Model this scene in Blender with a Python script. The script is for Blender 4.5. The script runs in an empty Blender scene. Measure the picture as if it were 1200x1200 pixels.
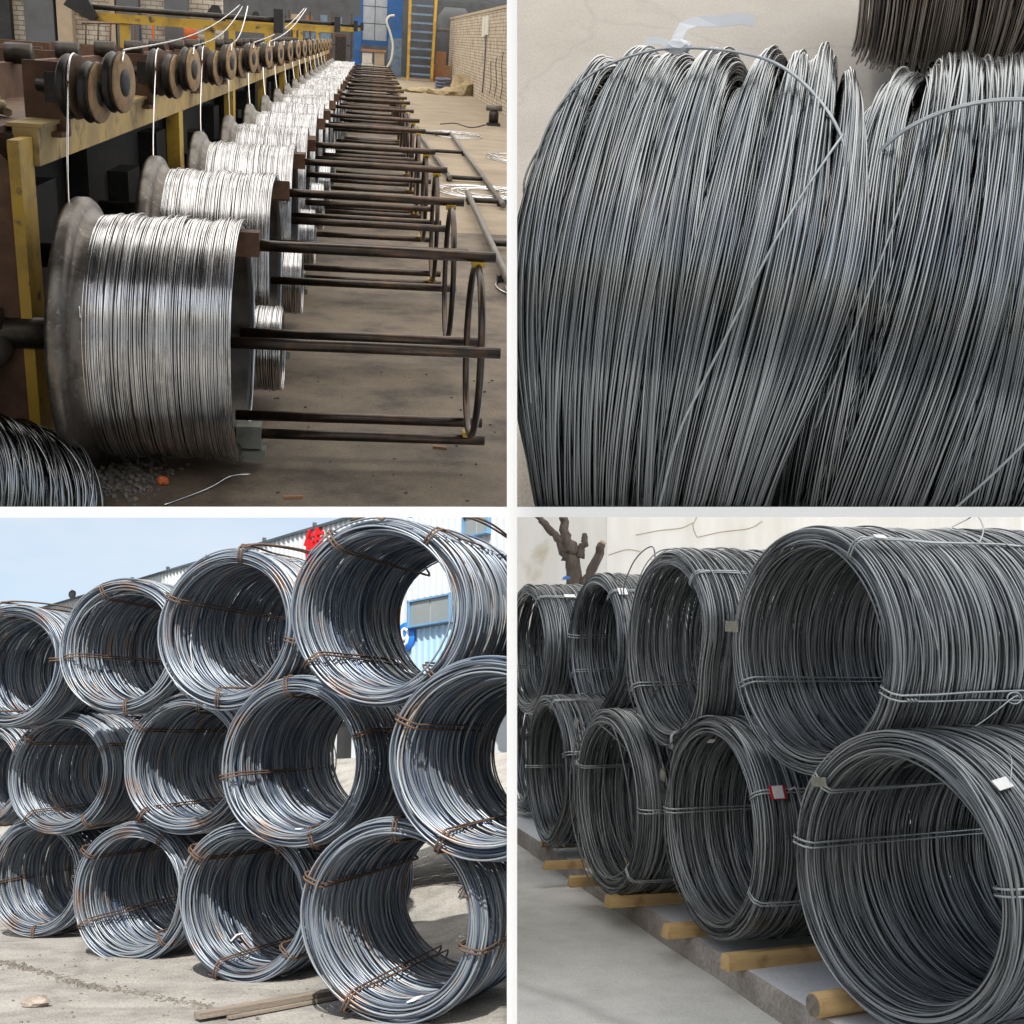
import bpy, bmesh, math, random
import numpy as np
from mathutils import Matrix, Vector

scene = bpy.context.scene
COL = scene.collection
rad = math.radians

# ------------------------------------------------------------------ camera, sky, sun, exposure
EYE = Vector((0.0, 0.0, 0.93))
PITCH = rad(13.2633)
FOCAL = 1400.0 / 600.0                       # focal length over half the picture width
FWD = Vector((0, math.cos(PITCH), math.sin(PITCH)))
UPV = Vector((0, -math.sin(PITCH), math.cos(PITCH)))
cam_data = bpy.data.cameras.new("camera")
cam_data.angle = 2 * math.atan(1 / FOCAL)
cam_data.clip_start = 0.05
cam_data.clip_end = 2000
cam = bpy.data.objects.new("camera", cam_data)
COL.objects.link(cam)
cam.matrix_basis = Matrix.Translation(EYE) @ Matrix.Rotation(math.pi / 2 + PITCH, 4, 'X')
scene.camera = cam

SUN_EL = rad(43)
world = bpy.data.worlds.new("World")
scene.world = world
world.use_nodes = True
wn, wl = world.node_tree.nodes, world.node_tree.links
wn.clear()
w_out = wn.new('ShaderNodeOutputWorld')
w_bg = wn.new('ShaderNodeBackground')
w_sky = wn.new('ShaderNodeTexSky')
w_sky.sky_type = 'NISHITA'
w_sky.sun_disc = False
w_sky.sun_elevation = SUN_EL
w_sky.sun_rotation = math.pi                 # the sun stands behind the camera
w_sky.air_density = 1.0
w_sky.dust_density = 2.5
w_sky.ozone_density = 1.2
w_bg.inputs['Strength'].default_value = 0.11
w_tc = wn.new('ShaderNodeTexCoord')
w_map = wn.new('ShaderNodeMapping')
w_map.inputs['Scale'].default_value = (1.6, 1.6, 5.0)
w_map.inputs['Rotation'].default_value = (0, 0.25, 0.4)
w_no = wn.new('ShaderNodeTexNoise')
w_no.inputs['Scale'].default_value = 1.9
w_no.inputs['Detail'].default_value = 7
w_no.inputs['Roughness'].default_value = 0.55
w_cr = wn.new('ShaderNodeValToRGB')
w_cr.color_ramp.elements[0].position = 0.42
w_cr.color_ramp.elements[0].color = (0.30, 0.30, 0.30, 1)
w_cr.color_ramp.elements[1].position = 0.72
w_cr.color_ramp.elements[1].color = (0.88, 0.88, 0.88, 1)
w_mix = wn.new('ShaderNodeMix')
w_mix.data_type = 'RGBA'
w_mix.inputs[7].default_value = (4.6, 4.85, 5.1, 1)      # thin white cloud
wl.new(w_tc.outputs['Generated'], w_map.inputs['Vector'])
wl.new(w_map.outputs['Vector'], w_no.inputs['Vector'])
wl.new(w_no.outputs['Fac'], w_cr.inputs['Fac'])
wl.new(w_cr.outputs['Color'], w_mix.inputs[0])
wl.new(w_sky.outputs['Color'], w_mix.inputs[6])
wl.new(w_mix.outputs[2], w_bg.inputs['Color'])
wl.new(w_bg.outputs['Background'], w_out.inputs['Surface'])

sun_data = bpy.data.lights.new("sun", 'SUN')
sun_data.energy = 4.2
sun_data.angle = rad(0.53)
sun_data.color = (1.0, 0.95, 0.87)
sun = bpy.data.objects.new("sun", sun_data)
COL.objects.link(sun)
sun.matrix_basis = Matrix.Rotation(math.pi / 2 - SUN_EL, 4, 'X')
sun.location = (0, -6, 12)

scene.view_settings.view_transform = 'Standard'
scene.view_settings.look = 'None'
scene.view_settings.gamma = 1.0
scene.view_settings.exposure = 0.75
scene.view_settings.use_curve_mapping = False

# ------------------------------------------------------------------ bay frames (each bay is a set with a ground of its own)
I4 = Matrix.Identity(4)
YARD = I4                                                                     # sunny yard: world ground
KERB = Matrix.Translation(EYE) @ Matrix.Rotation(rad(6.783), 4, 'X') @ Matrix.Translation((0, 0, -1.2))
STORE = Matrix.Translation((0.00000, 1.34315, 1.19864)) @ Matrix.Rotation(rad(58.263), 4, 'X') @ Matrix.Scale(0.55, 4) @ Matrix.Translation((0, -1.7, 1.82))   # floor under the coils
HS = 2.6667
HALL = Matrix(((0.991911 * HS, -0.107527 * HS, 0.067460 * HS, -8.65714),
               (0.126798 * HS, 0.814461 * HS, -0.566194 * HS, 22.51422),
               (0.005938 * HS, 0.570168 * HS, 0.821507 * HS, 10.02364),
               (0, 0, 0, 1)))

def side_plane(k, axis, keep_low):
    """a dividing plane through the place where the four dividing walls start"""
    n = (Vector((1, 0, 0)) if axis == 'x' else UPV) - (k / 1400.0) * FWD
    if not keep_low:
        n = -n
    return (EYE.copy(), n)

L_OF = side_plane(-2.0, 'x', True)
R_OF = side_plane(2.0, 'x', False)
ABOVE = side_plane(2.0, 'y', False)
BELOW = side_plane(-2.0, 'y', True)
CUT = {'hall': [L_OF, ABOVE], 'store': [R_OF, ABOVE], 'yard': [L_OF, BELOW], 'kerb': [R_OF, BELOW]}

# ------------------------------------------------------------------ mesh helpers
def box_pts(cx, cy, cz, sx, sy, sz):
    x, y, z = sx / 2, sy / 2, sz / 2
    return [(cx + a * x, cy + b * y, cz + c * z) for a, b, c in
            ((-1, -1, -1), (1, -1, -1), (1, 1, -1), (-1, 1, -1), (-1, -1, 1), (1, -1, 1), (1, 1, 1), (-1, 1, 1))]
BOX_F = [(0, 3, 2, 1), (4, 5, 6, 7), (0, 1, 5, 4), (1, 2, 6, 5), (2, 3, 7, 6), (3, 0, 4, 7)]

class MB:
    def __init__(self):
        self.v, self.f, self.s = [], [], []
    def add(self, v, f, smooth=False):
        o = len(self.v)
        self.v.extend(tuple(p) for p in v)
        self.f.extend(tuple(i + o for i in q) for q in f)
        self.s.extend([smooth] * len(f))
        return self
    def box(self, c, s, rot=None):
        p = box_pts(0, 0, 0, *s)
        if rot is not None:
            p = [rot @ Vector(q) for q in p]
        return self.add([(q[0] + c[0], q[1] + c[1], q[2] + c[2]) for q in p], BOX_F)
    def span(self, x0, x1, y0, y1, z0, z1):
        return self.box(((x0 + x1) / 2, (y0 + y1) / 2, (z0 + z1) / 2), (x1 - x0, y1 - y0, z1 - z0))
    def tube(self, pts, r, n=8, closed=False, caps=True):
        pts = np.asarray(pts, float)
        if not closed and np.isscalar(r) and 3 <= len(pts) <= 12:
            q = np.vstack([2 * pts[0] - pts[1], pts, 2 * pts[-1] - pts[-2]])
            out = []
            for i in range(1, len(q) - 2):
                p0, p1, p2, p3 = q[i - 1], q[i], q[i + 1], q[i + 2]
                for t in np.linspace(0, 1, 6, endpoint=False):
                    out.append(0.5 * (2 * p1 + (p2 - p0) * t + (2 * p0 - 5 * p1 + 4 * p2 - p3) * t * t + (3 * p1 - p0 - 3 * p2 + p3) * t ** 3))
            pts = np.vstack([out, pts[-1:]])
        m = len(pts)
        rr = np.full(m, r) if np.isscalar(r) else np.asarray(r, float)
        if closed:
            t = np.roll(pts, -1, 0) - np.roll(pts, 1, 0)
        else:
            t = np.gradient(pts, axis=0)
        t /= np.linalg.norm(t, axis=1)[:, None] + 1e-12
        a = np.array([0, 0, 1.0]) if abs(t[0][2]) < 0.9 else np.array([1.0, 0, 0])
        vs = []
        u = a - t[0] * (a @ t[0])
        for i in range(m):
            u = u - t[i] * (u @ t[i])
            u /= np.linalg.norm(u) + 1e-12
            w = np.cross(t[i], u)
            for k in range(n):
                q = 2 * math.pi * k / n
                vs.append(pts[i] + rr[i] * (math.cos(q) * u + math.sin(q) * w))
        fs = []
        for i in range(m if closed else m - 1):
            j = (i + 1) % m
            for k in range(n):
                l = (k + 1) % n
                fs.append((i * n + k, i * n + l, j * n + l, j * n + k))
        self.add(vs, fs, True)
        if caps and not closed:
            o = len(self.v) - len(vs)
            self.f.append(tuple(o + k for k in range(n))[::-1]); self.s.append(False)
            self.f.append(tuple(o + (m - 1) * n + k for k in range(n))); self.s.append(False)
        return self
    def lathe(self, prof, n=48, axis='x', closed=False):
        """prof: (along, radius) pairs turned about an axis through the origin"""
        vs, fs = [], []
        for (a, r) in prof:
            for k in range(n):
                q = 2 * math.pi * k / n
                c, s = r * math.cos(q), r * math.sin(q)
                vs.append((a, c, s) if axis == 'x' else ((c, a, s) if axis == 'y' else (c, s, a)))
        m = len(prof)
        for i in range(m if closed else m - 1):
            j = (i + 1) % m
            for k in range(n):
                l = (k + 1) % n
                fs.append((i * n + k, i * n + l, j * n + l, j * n + k))
        return self.add(vs, fs, True)
    def prism(self, poly, h, axis='z', base=0.0):
        m = len(poly)
        def p3(p, t):
            return (p[0], p[1], t) if axis == 'z' else ((p[0], t, p[1]) if axis == 'y' else (t, p[0], p[1]))
        vs = [p3(p, base) for p in poly] + [p3(p, base + h) for p in poly]
        fs = [tuple(range(m))[::-1], tuple(range(m, 2 * m))] + [(i, (i + 1) % m, m + (i + 1) % m, m + i) for i in range(m)]
        return self.add(vs, fs)
    def build(self, name, mat, parent=None, frame=None, cut=None, bevel=0.0, cut_frame=None, auto=True):
        bm = bmesh.new()
        vs = [bm.verts.new(p) for p in self.v]
        for q, s in zip(self.f, self.s):
            try:
                fc = bm.faces.new([vs[i] for i in q]); fc.smooth = s
            except ValueError:
                pass
        if bevel > 0:
            bmesh.ops.bevel(bm, geom=[e for e in bm.edges if e.calc_face_angle(0) > 0.6], offset=bevel, segments=2, affect='EDGES', profile=0.7)
        if cut:
            M = cut_frame if cut_frame is not None else (frame if frame is not None else I4)
            inv = M.inverted()
            for co, no in cut:
                lc = inv @ co
                ln = (M.to_3x3().transposed() @ no).normalized()
                bmesh.ops.bisect_plane(bm, geom=bm.verts[:] + bm.edges[:] + bm.faces[:], dist=1e-6, plane_co=lc, plane_no=ln, clear_outer=True)
        bmesh.ops.recalc_face_normals(bm, faces=bm.faces[:])
        me = bpy.data.meshes.new(name)
        bm.to_mesh(me); bm.free()
        return put(name, me, mat, parent, frame)

def put(name, me, mat, parent=None, frame=None):
    if mat is not None and not me.materials:
        me.materials.append(mat)
    o = bpy.data.objects.new(name, me)
    COL.objects.link(o)
    if parent is not None:
        o.parent = parent
    if frame is not None:
        o.matrix_basis = frame
    return o

def tag(o, label, cat, group=None):
    o['label'] = label
    o['category'] = cat
    if group:
        o['group'] = group
    return o

def thing(name, label, cat, frame, loc=(0, 0, 0), rot=None, group=None, scale=None):
    o = bpy.data.objects.new(name, None)
    COL.objects.link(o)
    m = Matrix.Translation(loc)
    if rot is not None:
        m = m @ rot
    if scale is not None:
        m = m @ Matrix.Diagonal((*scale, 1))
    o.matrix_basis = frame @ m
    o.empty_display_size = 0.1
    return tag(o, label, cat, group)

def structure(o):
    o['kind'] = 'structure'
    return o

def stuff(o):
    o['kind'] = 'stuff'
    return o

def mesh_np(name, V, F, smooth=True):
    """a mesh from arrays of vertices and quads"""
    me = bpy.data.meshes.new(name)
    V = np.ascontiguousarray(V, np.float32); F = np.ascontiguousarray(F, np.int32)
    me.vertices.add(len(V)); me.vertices.foreach_set('co', V.ravel())
    k = F.shape[1]
    me.loops.add(len(F) * k); me.loops.foreach_set('vertex_index', F.ravel())
    me.polygons.add(len(F)); me.polygons.foreach_set('loop_start', np.arange(len(F), dtype=np.int32) * k)
    me.polygons.foreach_set('use_smooth', np.full(len(F), smooth))
    me.update(calc_edges=True)
    return me

def trim(V, F, M, cuts):
    """leave out the faces of a wire mesh that reach past a dividing plane"""
    A = np.array(M.to_3x3()); W = V @ A.T + np.array(M.translation)
    keep = np.ones(len(F), bool)
    for co, no in cuts:
        no = np.array(no) / np.linalg.norm(no)
        d = (W - np.array(co)) @ no
        out = d > 0
        keep &= ~out[F].all(axis=1)
        W = W - np.where(out, d, 0)[:, None] * no          # wire ends stop at the wall
    V = (W - np.array(M.translation)) @ np.linalg.inv(A).T
    F = F[keep]
    used = np.unique(F)
    remap = np.full(len(V), -1); remap[used] = np.arange(len(used))
    return V[used], remap[F]

def tubes_np(P, r, sides, closed):
    """P: (wires, points, 3); sweeps a round wire along each polyline"""
    n, m, _ = P.shape
    if closed:
        T = np.roll(P, -1, 1) - np.roll(P, 1, 1)
    else:
        T = np.gradient(P, axis=1)
    T /= np.linalg.norm(T, axis=2, keepdims=True) + 1e-12
    ref = np.array([1.0, 0.02, 0.01])
    B = np.cross(T, ref); B /= np.linalg.norm(B, axis=2, keepdims=True) + 1e-12
    N = np.cross(B, T)
    a = np.arange(sides) * 2 * math.pi / sides
    rr = np.asarray(r, float).reshape(-1, 1, 1, 1) if np.ndim(r) else r
    V = P[:, :, None, :] + rr * (np.cos(a)[None, None, :, None] * N[:, :, None, :] + np.sin(a)[None, None, :, None] * B[:, :, None, :])
    idx = np.arange(n * m * sides).reshape(n, m, sides)
    A = idx if closed else idx[:, :-1]
    Nx = np.roll(idx, -1, 1) if closed else idx[:, 1:]
    F = np.stack([A, np.roll(A, -1, 2), np.roll(Nx, -1, 2), Nx], axis=-1).reshape(-1, 4)
    return V.reshape(-1, 3), F

def smooth_noise(rng, n, m, amp, harm=3):
    """n smooth closed curves of m samples"""
    t = np.linspace(0, 2 * math.pi, m, endpoint=False)
    out = np.zeros((n, m))
    for h in range(1, harm + 1):
        out += rng.normal(size=(n, 1)) / h * np.cos(h * t + rng.uniform(0, 6.28, (n, 1)))
    return amp * out

# ------------------------------------------------------------------ materials
def new_mat(name):
    m = bpy.data.materials.new(name)
    m.use_nodes = True
    nt = m.node_tree
    return m, nt.nodes, nt.links, nt.nodes['Principled BSDF']

def ramp(n, stops):
    r = n.new('ShaderNodeValToRGB')
    e = r.color_ramp.elements
    while len(e) < len(stops):
        e.new(0.5)
    for el, (p, c) in zip(e, stops):
        el.position = p; el.color = (*c, 1) if len(c) == 3 else c
    return r

def paint(name, base, dirt, rough=0.5, metal=0.0, scale=4.0, lo=0.45, hi=0.7, bump=0.0, bscale=60.0, coat=0.0, detail=8, stretch=None, second=None):
    """a base colour with patches of dirt, rust or wear, and a fine relief"""
    m, n, l, b = new_mat(name)
    tc = n.new('ShaderNodeTexCoord')
    mp = n.new('ShaderNodeMapping')
    if stretch:
        mp.inputs['Scale'].default_value = stretch
    no = n.new('ShaderNodeTexNoise'); no.inputs['Scale'].default_value = scale; no.inputs['Detail'].default_value = detail; no.inputs['Roughness'].default_value = 0.62
    l.new(tc.outputs['Object'], mp.inputs['Vector']); l.new(mp.outputs['Vector'], no.inputs['Vector'])
    stops = [(lo, base), (hi, dirt)]
    r = ramp(n, stops); l.new(no.outputs['Fac'], r.inputs['Fac'])
    col = r.outputs['Color']
    if second:
        c2, sc2, lo2, hi2 = second
        n2 = n.new('ShaderNodeTexNoise'); n2.inputs['Scale'].default_value = sc2; n2.inputs['Detail'].default_value = 6
        l.new(tc.outputs['Object'], n2.inputs['Vector'])
        r2 = ramp(n, [(lo2, (0, 0, 0)), (hi2, (1, 1, 1))]); l.new(n2.outputs['Fac'], r2.inputs['Fac'])
        mx = n.new('ShaderNodeMix'); mx.data_type = 'RGBA'; mx.inputs[7].default_value = (*c2, 1)
        l.new(r2.outputs['Color'], mx.inputs[0]); l.new(col, mx.inputs[6]); col = mx.outputs[2]
    l.new(col, b.inputs['Base Color'])
    b.inputs['Roughness'].default_value = rough
    b.inputs['Metallic'].default_value = metal
    b.inputs['Coat Weight'].default_value = coat
    if bump > 0:
        nb = n.new('ShaderNodeTexNoise'); nb.inputs['Scale'].default_value = bscale; nb.inputs['Detail'].default_value = 5
        l.new(mp.outputs['Vector'], nb.inputs['Vector'])
        bp = n.new('ShaderNodeBump'); bp.inputs['Strength'].default_value = bump; bp.inputs['Distance'].default_value = 0.02
        l.new(nb.outputs['Fac'], bp.inputs['Height']); l.new(bp.outputs['Normal'], b.inputs['Normal'])
    return m

def wire_mat(name, c0, c1, rust, metal, rough, rust_lo=0.62, rust_hi=0.75, vscale=30.0):
    """drawn steel wire: colour that changes from turn to turn, rusty patches"""
    m, n, l, b = new_mat(name)
    geo = n.new('ShaderNodeNewGeometry')
    tc = n.new('ShaderNodeTexCoord')
    r0 = ramp(n, [(0.0, c0), (1.0, c1)])
    l.new(geo.outputs['Random Per Island'], r0.inputs['Fac'])
    no = n.new('ShaderNodeTexNoise'); no.inputs['Scale'].default_value = 4.0; no.inputs['Detail'].default_value = 6; no.inputs['Roughness'].default_value = 0.7
    mp = n.new('ShaderNodeMapping'); mp.inputs['Scale'].default_value = (3.0, 1, 1)
    l.new(tc.outputs['Object'], mp.inputs['Vector']); l.new(mp.outputs['Vector'], no.inputs['Vector'])
    ad = n.new('ShaderNodeMath'); ad.operation = 'MULTIPLY_ADD'; ad.inputs[1].default_value = 0.14; 
    l.new(geo.outputs['Random Per Island'], ad.inputs[0]); l.new(no.outputs['Fac'], ad.inputs[2])
    r1 = ramp(n, [(rust_lo, (0, 0, 0)), (rust_hi, (1, 1, 1))]); l.new(ad.outputs[0], r1.inputs['Fac'])
    mx = n.new('ShaderNodeMix'); mx.data_type = 'RGBA'; mx.inputs[7].default_value = (*rust, 1)
    l.new(r1.outputs['Color'], mx.inputs[0]); l.new(r0.outputs['Color'], mx.inputs[6])
    l.new(mx.outputs[2], b.inputs['Base Color'])
    b.inputs['Metallic'].default_value = metal
    rr = n.new('ShaderNodeMath'); rr.operation = 'MULTIPLY_ADD'; rr.inputs[1].default_value = 0.15; rr.inputs[2].default_value = rough - 0.07
    l.new(geo.outputs['Random Per Island'], rr.inputs[0]); l.new(rr.outputs[0], b.inputs['Roughness'])
    return m

def brick_mat(name, c1, c2, mortar, bw, bh, rough=0.9, axis='yz'):
    m, n, l, b = new_mat(name)
    tc = n.new('ShaderNodeTexCoord')
    sx = n.new('ShaderNodeSeparateXYZ'); cb = n.new('ShaderNodeCombineXYZ')
    l.new(tc.outputs['Object'], sx.inputs[0])
    l.new(sx.outputs['Y' if axis == 'yz' else 'X'], cb.inputs['X']); l.new(sx.outputs['Z'], cb.inputs['Y'])
    br = n.new('ShaderNodeTexBrick')
    br.inputs['Color1'].default_value = (*c1, 1); br.inputs['Color2'].default_value = (*c2, 1); br.inputs['Mortar'].default_value = (*mortar, 1)
    br.inputs['Scale'].default_value = 1.0; br.inputs['Brick Width'].default_value = bw; br.inputs['Row Height'].default_value = bh
    br.inputs['Mortar Size'].default_value = bh * 0.10; br.inputs['Bias'].default_value = -0.2
    l.new(cb.outputs[0], br.inputs['Vector'])
    no = n.new('ShaderNodeTexNoise'); no.inputs['Scale'].default_value = 1.4; no.inputs['Detail'].default_value = 8
    l.new(tc.outputs['Object'], no.inputs['Vector'])
    r = ramp(n, [(0.35, (0.62, 0.58, 0.52)), (0.6, (1, 1, 1))]); l.new(no.outputs['Fac'], r.inputs['Fac'])
    mx = n.new('ShaderNodeMix'); mx.data_type = 'RGBA'; mx.blend_type = 'MULTIPLY'; mx.inputs[0].default_value = 1
    l.new(br.outputs['Color'], mx.inputs[6]); l.new(r.outputs['Color'], mx.inputs[7])
    l.new(mx.outputs[2], b.inputs['Base Color'])
    bp = n.new('ShaderNodeBump'); bp.inputs['Strength'].default_value = 0.8; bp.inputs['Distance'].default_value = 0.03; bp.invert = True
    l.new(br.outputs['Fac'], bp.inputs['Height']); l.new(bp.outputs['Normal'], b.inputs['Normal'])
    b.inputs['Roughness'].default_value = rough
    return m

def ground_mat(name, stops, scale, rough=0.9, bump=0.25, crack=0.0, crack_scale=0.5, speck=None, metal=0.0, fine=140.0, grain=0.28):
    m, n, l, b = new_mat(name)
    tc = n.new('ShaderNodeTexCoord')
    no = n.new('ShaderNodeTexNoise'); no.inputs['Scale'].default_value = scale; no.inputs['Detail'].default_value = 10; no.inputs['Roughness'].default_value = 0.65
    l.new(tc.outputs['Object'], no.inputs['Vector'])
    r = ramp(n, stops); l.new(no.outputs['Fac'], r.inputs['Fac'])
    col = r.outputs['Color']
    nf = n.new('ShaderNodeTexNoise'); nf.inputs['Scale'].default_value = fine; nf.inputs['Detail'].default_value = 4
    l.new(tc.outputs['Object'], nf.inputs['Vector'])
    rf = ramp(n, [(0.3, (1 - grain,) * 3), (0.62, (1.08, 1.08, 1.08))]); l.new(nf.outputs['Fac'], rf.inputs['Fac'])
    mf = n.new('ShaderNodeMix'); mf.data_type = 'RGBA'; mf.blend_type = 'MULTIPLY'; mf.inputs[0].default_value = 1
    l.new(col, mf.inputs[6]); l.new(rf.outputs['Color'], mf.inputs[7]); col = mf.outputs[2]
    if crack > 0:
        vo = n.new('ShaderNodeTexVoronoi'); vo.feature = 'DISTANCE_TO_EDGE'; vo.inputs['Scale'].default_value = crack_scale
        wv = n.new('ShaderNodeTexNoise'); wv.inputs['Scale'].default_value = crack_scale * 4
        l.new(tc.outputs['Object'], wv.inputs['Vector'])
        mm = n.new('ShaderNodeMix'); mm.data_type = 'VECTOR'; mm.inputs[0].default_value = 0.22
        l.new(tc.outputs['Object'], mm.inputs[4]); l.new(wv.outputs['Color'], mm.inputs[5])
        l.new(mm.outputs[1], vo.inputs['Vector'])
        rc = ramp(n, [(0.0, (1 - crack, 1 - crack, 1 - crack)), (0.012, (1, 1, 1))]); l.new(vo.outputs['Distance'], rc.inputs['Fac'])
        mc = n.new('ShaderNodeMix'); mc.data_type = 'RGBA'; mc.blend_type = 'MULTIPLY'; mc.inputs[0].default_value = 1
        l.new(col, mc.inputs[6]); l.new(rc.outputs['Color'], mc.inputs[7]); col = mc.outputs[2]
    if speck:
        ns = n.new('ShaderNodeTexVoronoi'); ns.inputs['Scale'].default_value = speck[1]
        l.new(tc.outputs['Object'], ns.inputs['Vector'])
        rs = ramp(n, [(0.0, (1, 1, 1)), (speck[2], (0, 0, 0))]); l.new(ns.outputs['Distance'], rs.inputs['Fac'])
        ms = n.new('ShaderNodeMix'); ms.data_type = 'RGBA'; ms.inputs[7].default_value = (*speck[0], 1)
        l.new(rs.outputs['Color'], ms.inputs[0]); l.new(col, ms.inputs[6]); col = ms.outputs[2]
    l.new(col, b.inputs['Base Color'])
    b.inputs['Roughness'].default_value = rough
    bp = n.new('ShaderNodeBump'); bp.inputs['Strength'].default_value = bump; bp.inputs['Distance'].default_value = 0.02
    l.new(nf.outputs['Fac'], bp.inputs['Height']); l.new(bp.outputs['Normal'], b.inputs['Normal'])
    return m

M = {}
def translucent(name, col, amount, rough=0.6):
    m, n, l, b = new_mat(name)
    b.inputs['Base Color'].default_value = (*col, 1); b.inputs['Roughness'].default_value = rough
    t = n.new('ShaderNodeBsdfTranslucent'); t.inputs['Color'].default_value = (*col, 1)
    mx = n.new('ShaderNodeMixShader'); mx.inputs[0].default_value = amount
    l.new(b.outputs[0], mx.inputs[1]); l.new(t.outputs[0], mx.inputs[2])
    l.new(mx.outputs[0], n['Material Output'].inputs['Surface'])
    return m
M['membrane'] = translucent('white canopy membrane', (0.97, 0.97, 0.96), 0.93)  # spreads the sun as soft fill light under the added canopy
M['rooflight'] = translucent('translucent roof sheet', (0.92, 0.91, 0.88), 0.85)
M['white'] = paint('white wall paint', (0.86, 0.86, 0.85), (0.8, 0.8, 0.79), 0.7, scale=2)
# hall
M['zinc'] = wire_mat('bright drawn wire', (0.55, 0.55, 0.555), (0.90, 0.90, 0.91), (0.25, 0.21, 0.17), 1.0, 0.20, 0.60, 0.9)
M['yellow'] = paint('worn yellow paint', (0.46, 0.29, 0.035), (0.14, 0.09, 0.03), 0.55, scale=2.2, lo=0.5, hi=0.72, bump=0.15, second=((0.07, 0.055, 0.04), 7.0, 0.6, 0.72))
M['yellowclean'] = paint('orange yellow paint', (0.62, 0.36, 0.04), (0.35, 0.2, 0.03), 0.45, scale=1.5)
M['tanboard'] = paint('dusty ochre beam paint', (0.42, 0.29, 0.10), (0.2, 0.14, 0.06), 0.7, scale=1.6, lo=0.42, hi=0.7, bump=0.2, second=((0.10, 0.075, 0.045), 5.0, 0.58, 0.72))
M['rust'] = paint('rusty brown iron', (0.10, 0.055, 0.035), (0.18, 0.10, 0.06), 0.75, 0.3, scale=5, bump=0.3)
M['darkiron'] = paint('dark oily iron', (0.035, 0.032, 0.03), (0.075, 0.06, 0.045), 0.42, 0.7, scale=6, bump=0.2)
M['rod'] = paint('brown black steel rod', (0.055, 0.045, 0.038), (0.12, 0.075, 0.05), 0.33, 0.85, scale=5, bump=0.1)
M['flange'] = paint('worn grey steel flange', (0.15, 0.135, 0.12), (0.06, 0.05, 0.042), 0.38, 0.8, scale=5, bump=0.25, bscale=60, second=((0.24, 0.22, 0.20), 22.0, 0.58, 0.75))
M['cork'] = paint('tan pulley cheek', (0.34, 0.22, 0.11), (0.18, 0.11, 0.06), 0.75, scale=9, bump=0.15)
M['black'] = paint('black greasy casing', (0.012, 0.012, 0.013), (0.03, 0.028, 0.026), 0.6, scale=4, bump=0.2)  # for black parts, and for shade given as black
M['greygreen'] = paint('grey green clamp block', (0.22, 0.23, 0.20), (0.12, 0.12, 0.10), 0.6, 0.3, scale=8)
M['hallfloor'] = ground_mat('oily brown hall floor', [(0.34, (0.05, 0.037, 0.026)), (0.48, (0.125, 0.094, 0.064)), (0.68, (0.19, 0.146, 0.10))], 1.6, 0.75, 0.3, fine=40)
M['halldust'] = ground_mat('dry tan dust', [(0.3, (0.22, 0.17, 0.12)), (0.6, (0.32, 0.255, 0.18))], 0.8, 0.9, 0.2, fine=40)
M['blue'] = paint('blue column paint', (0.02, 0.12, 0.36), (0.03, 0.08, 0.2), 0.5, scale=1.2)
M['bluegrey'] = paint('blue grey ladder paint', (0.16, 0.24, 0.34), (0.1, 0.12, 0.16), 0.5, scale=2)
M['greywall'] = paint('grey pillar plaster', (0.11, 0.115, 0.125), (0.08, 0.08, 0.08), 0.85, scale=1)
M['tanpillar'] = paint('tan pillar plaster', (0.42, 0.33, 0.23), (0.3, 0.24, 0.17), 0.85, scale=1)
M['brickpale'] = brick_mat('cream brick', (0.58, 0.49, 0.37), (0.45, 0.37, 0.28), (0.20, 0.16, 0.12), 0.44, 0.18)
M['brickcross'] = brick_mat('pale brick', (0.62, 0.57, 0.48), (0.52, 0.47, 0.4), (0.28, 0.24, 0.2), 0.30, 0.12, axis='xz')
M['glass'] = paint('dusty pane', (0.42, 0.45, 0.48), (0.33, 0.35, 0.37), 0.35, scale=2)
M['carton'] = paint('brown carton', (0.33, 0.17, 0.09), (0.25, 0.13, 0.07), 0.85, scale=3)
M['whitebox'] = paint('off white box', (0.6, 0.57, 0.5), (0.5, 0.46, 0.4), 0.8, scale=3)
M['sack'] = paint('dirty sacking', (0.38, 0.30, 0.17), (0.22, 0.17, 0.10), 0.95, scale=5, bump=0.6, bscale=20)
M['cable'] = paint('blue grey cable', (0.09, 0.10, 0.15), (0.06, 0.06, 0.08), 0.6, scale=4)
M['railiron'] = paint('dusty grey rail', (0.13, 0.12, 0.11), (0.2, 0.17, 0.13), 0.55, 0.5, scale=3)
M['redorange'] = paint('orange paint', (0.6, 0.13, 0.03), (0.4, 0.1, 0.03), 0.6, scale=3)
M['ash'] = ground_mat('ash and swarf', [(0.3, (0.05, 0.045, 0.04)), (0.6, (0.2, 0.18, 0.16))], 8, 0.9, 0.6, fine=60)
# yard
M['yardwire'] = wire_mat('blue grey hot rolled wire', (0.030, 0.052, 0.100), (0.31, 0.35, 0.385), (0.25, 0.155, 0.10), 0.38, 0.36, 0.63, 0.80)
M['tie'] = paint('rusty tie wire', (0.14, 0.088, 0.06), (0.085, 0.058, 0.043), 0.75, 0.4, scale=14)
M['yardground'] = ground_mat('pale worn concrete yard', [(0.32, (0.20, 0.19, 0.174)), (0.5, (0.31, 0.295, 0.272)), (0.68, (0.39, 0.375, 0.35))], 3.0, 0.92, 0.6, crack=0.2, crack_scale=0.35, speck=((0.16, 0.15, 0.13), 22, 0.14), fine=70)
M['grit'] = paint('dark grit', (0.14, 0.125, 0.11), (0.24, 0.22, 0.19), 0.95, scale=12)
M['cladding'] = paint('white sheet cladding', (0.50, 0.54, 0.58), (0.42, 0.46, 0.50), 0.55, scale=0.8, stretch=(1, 1, 0.25))
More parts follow.
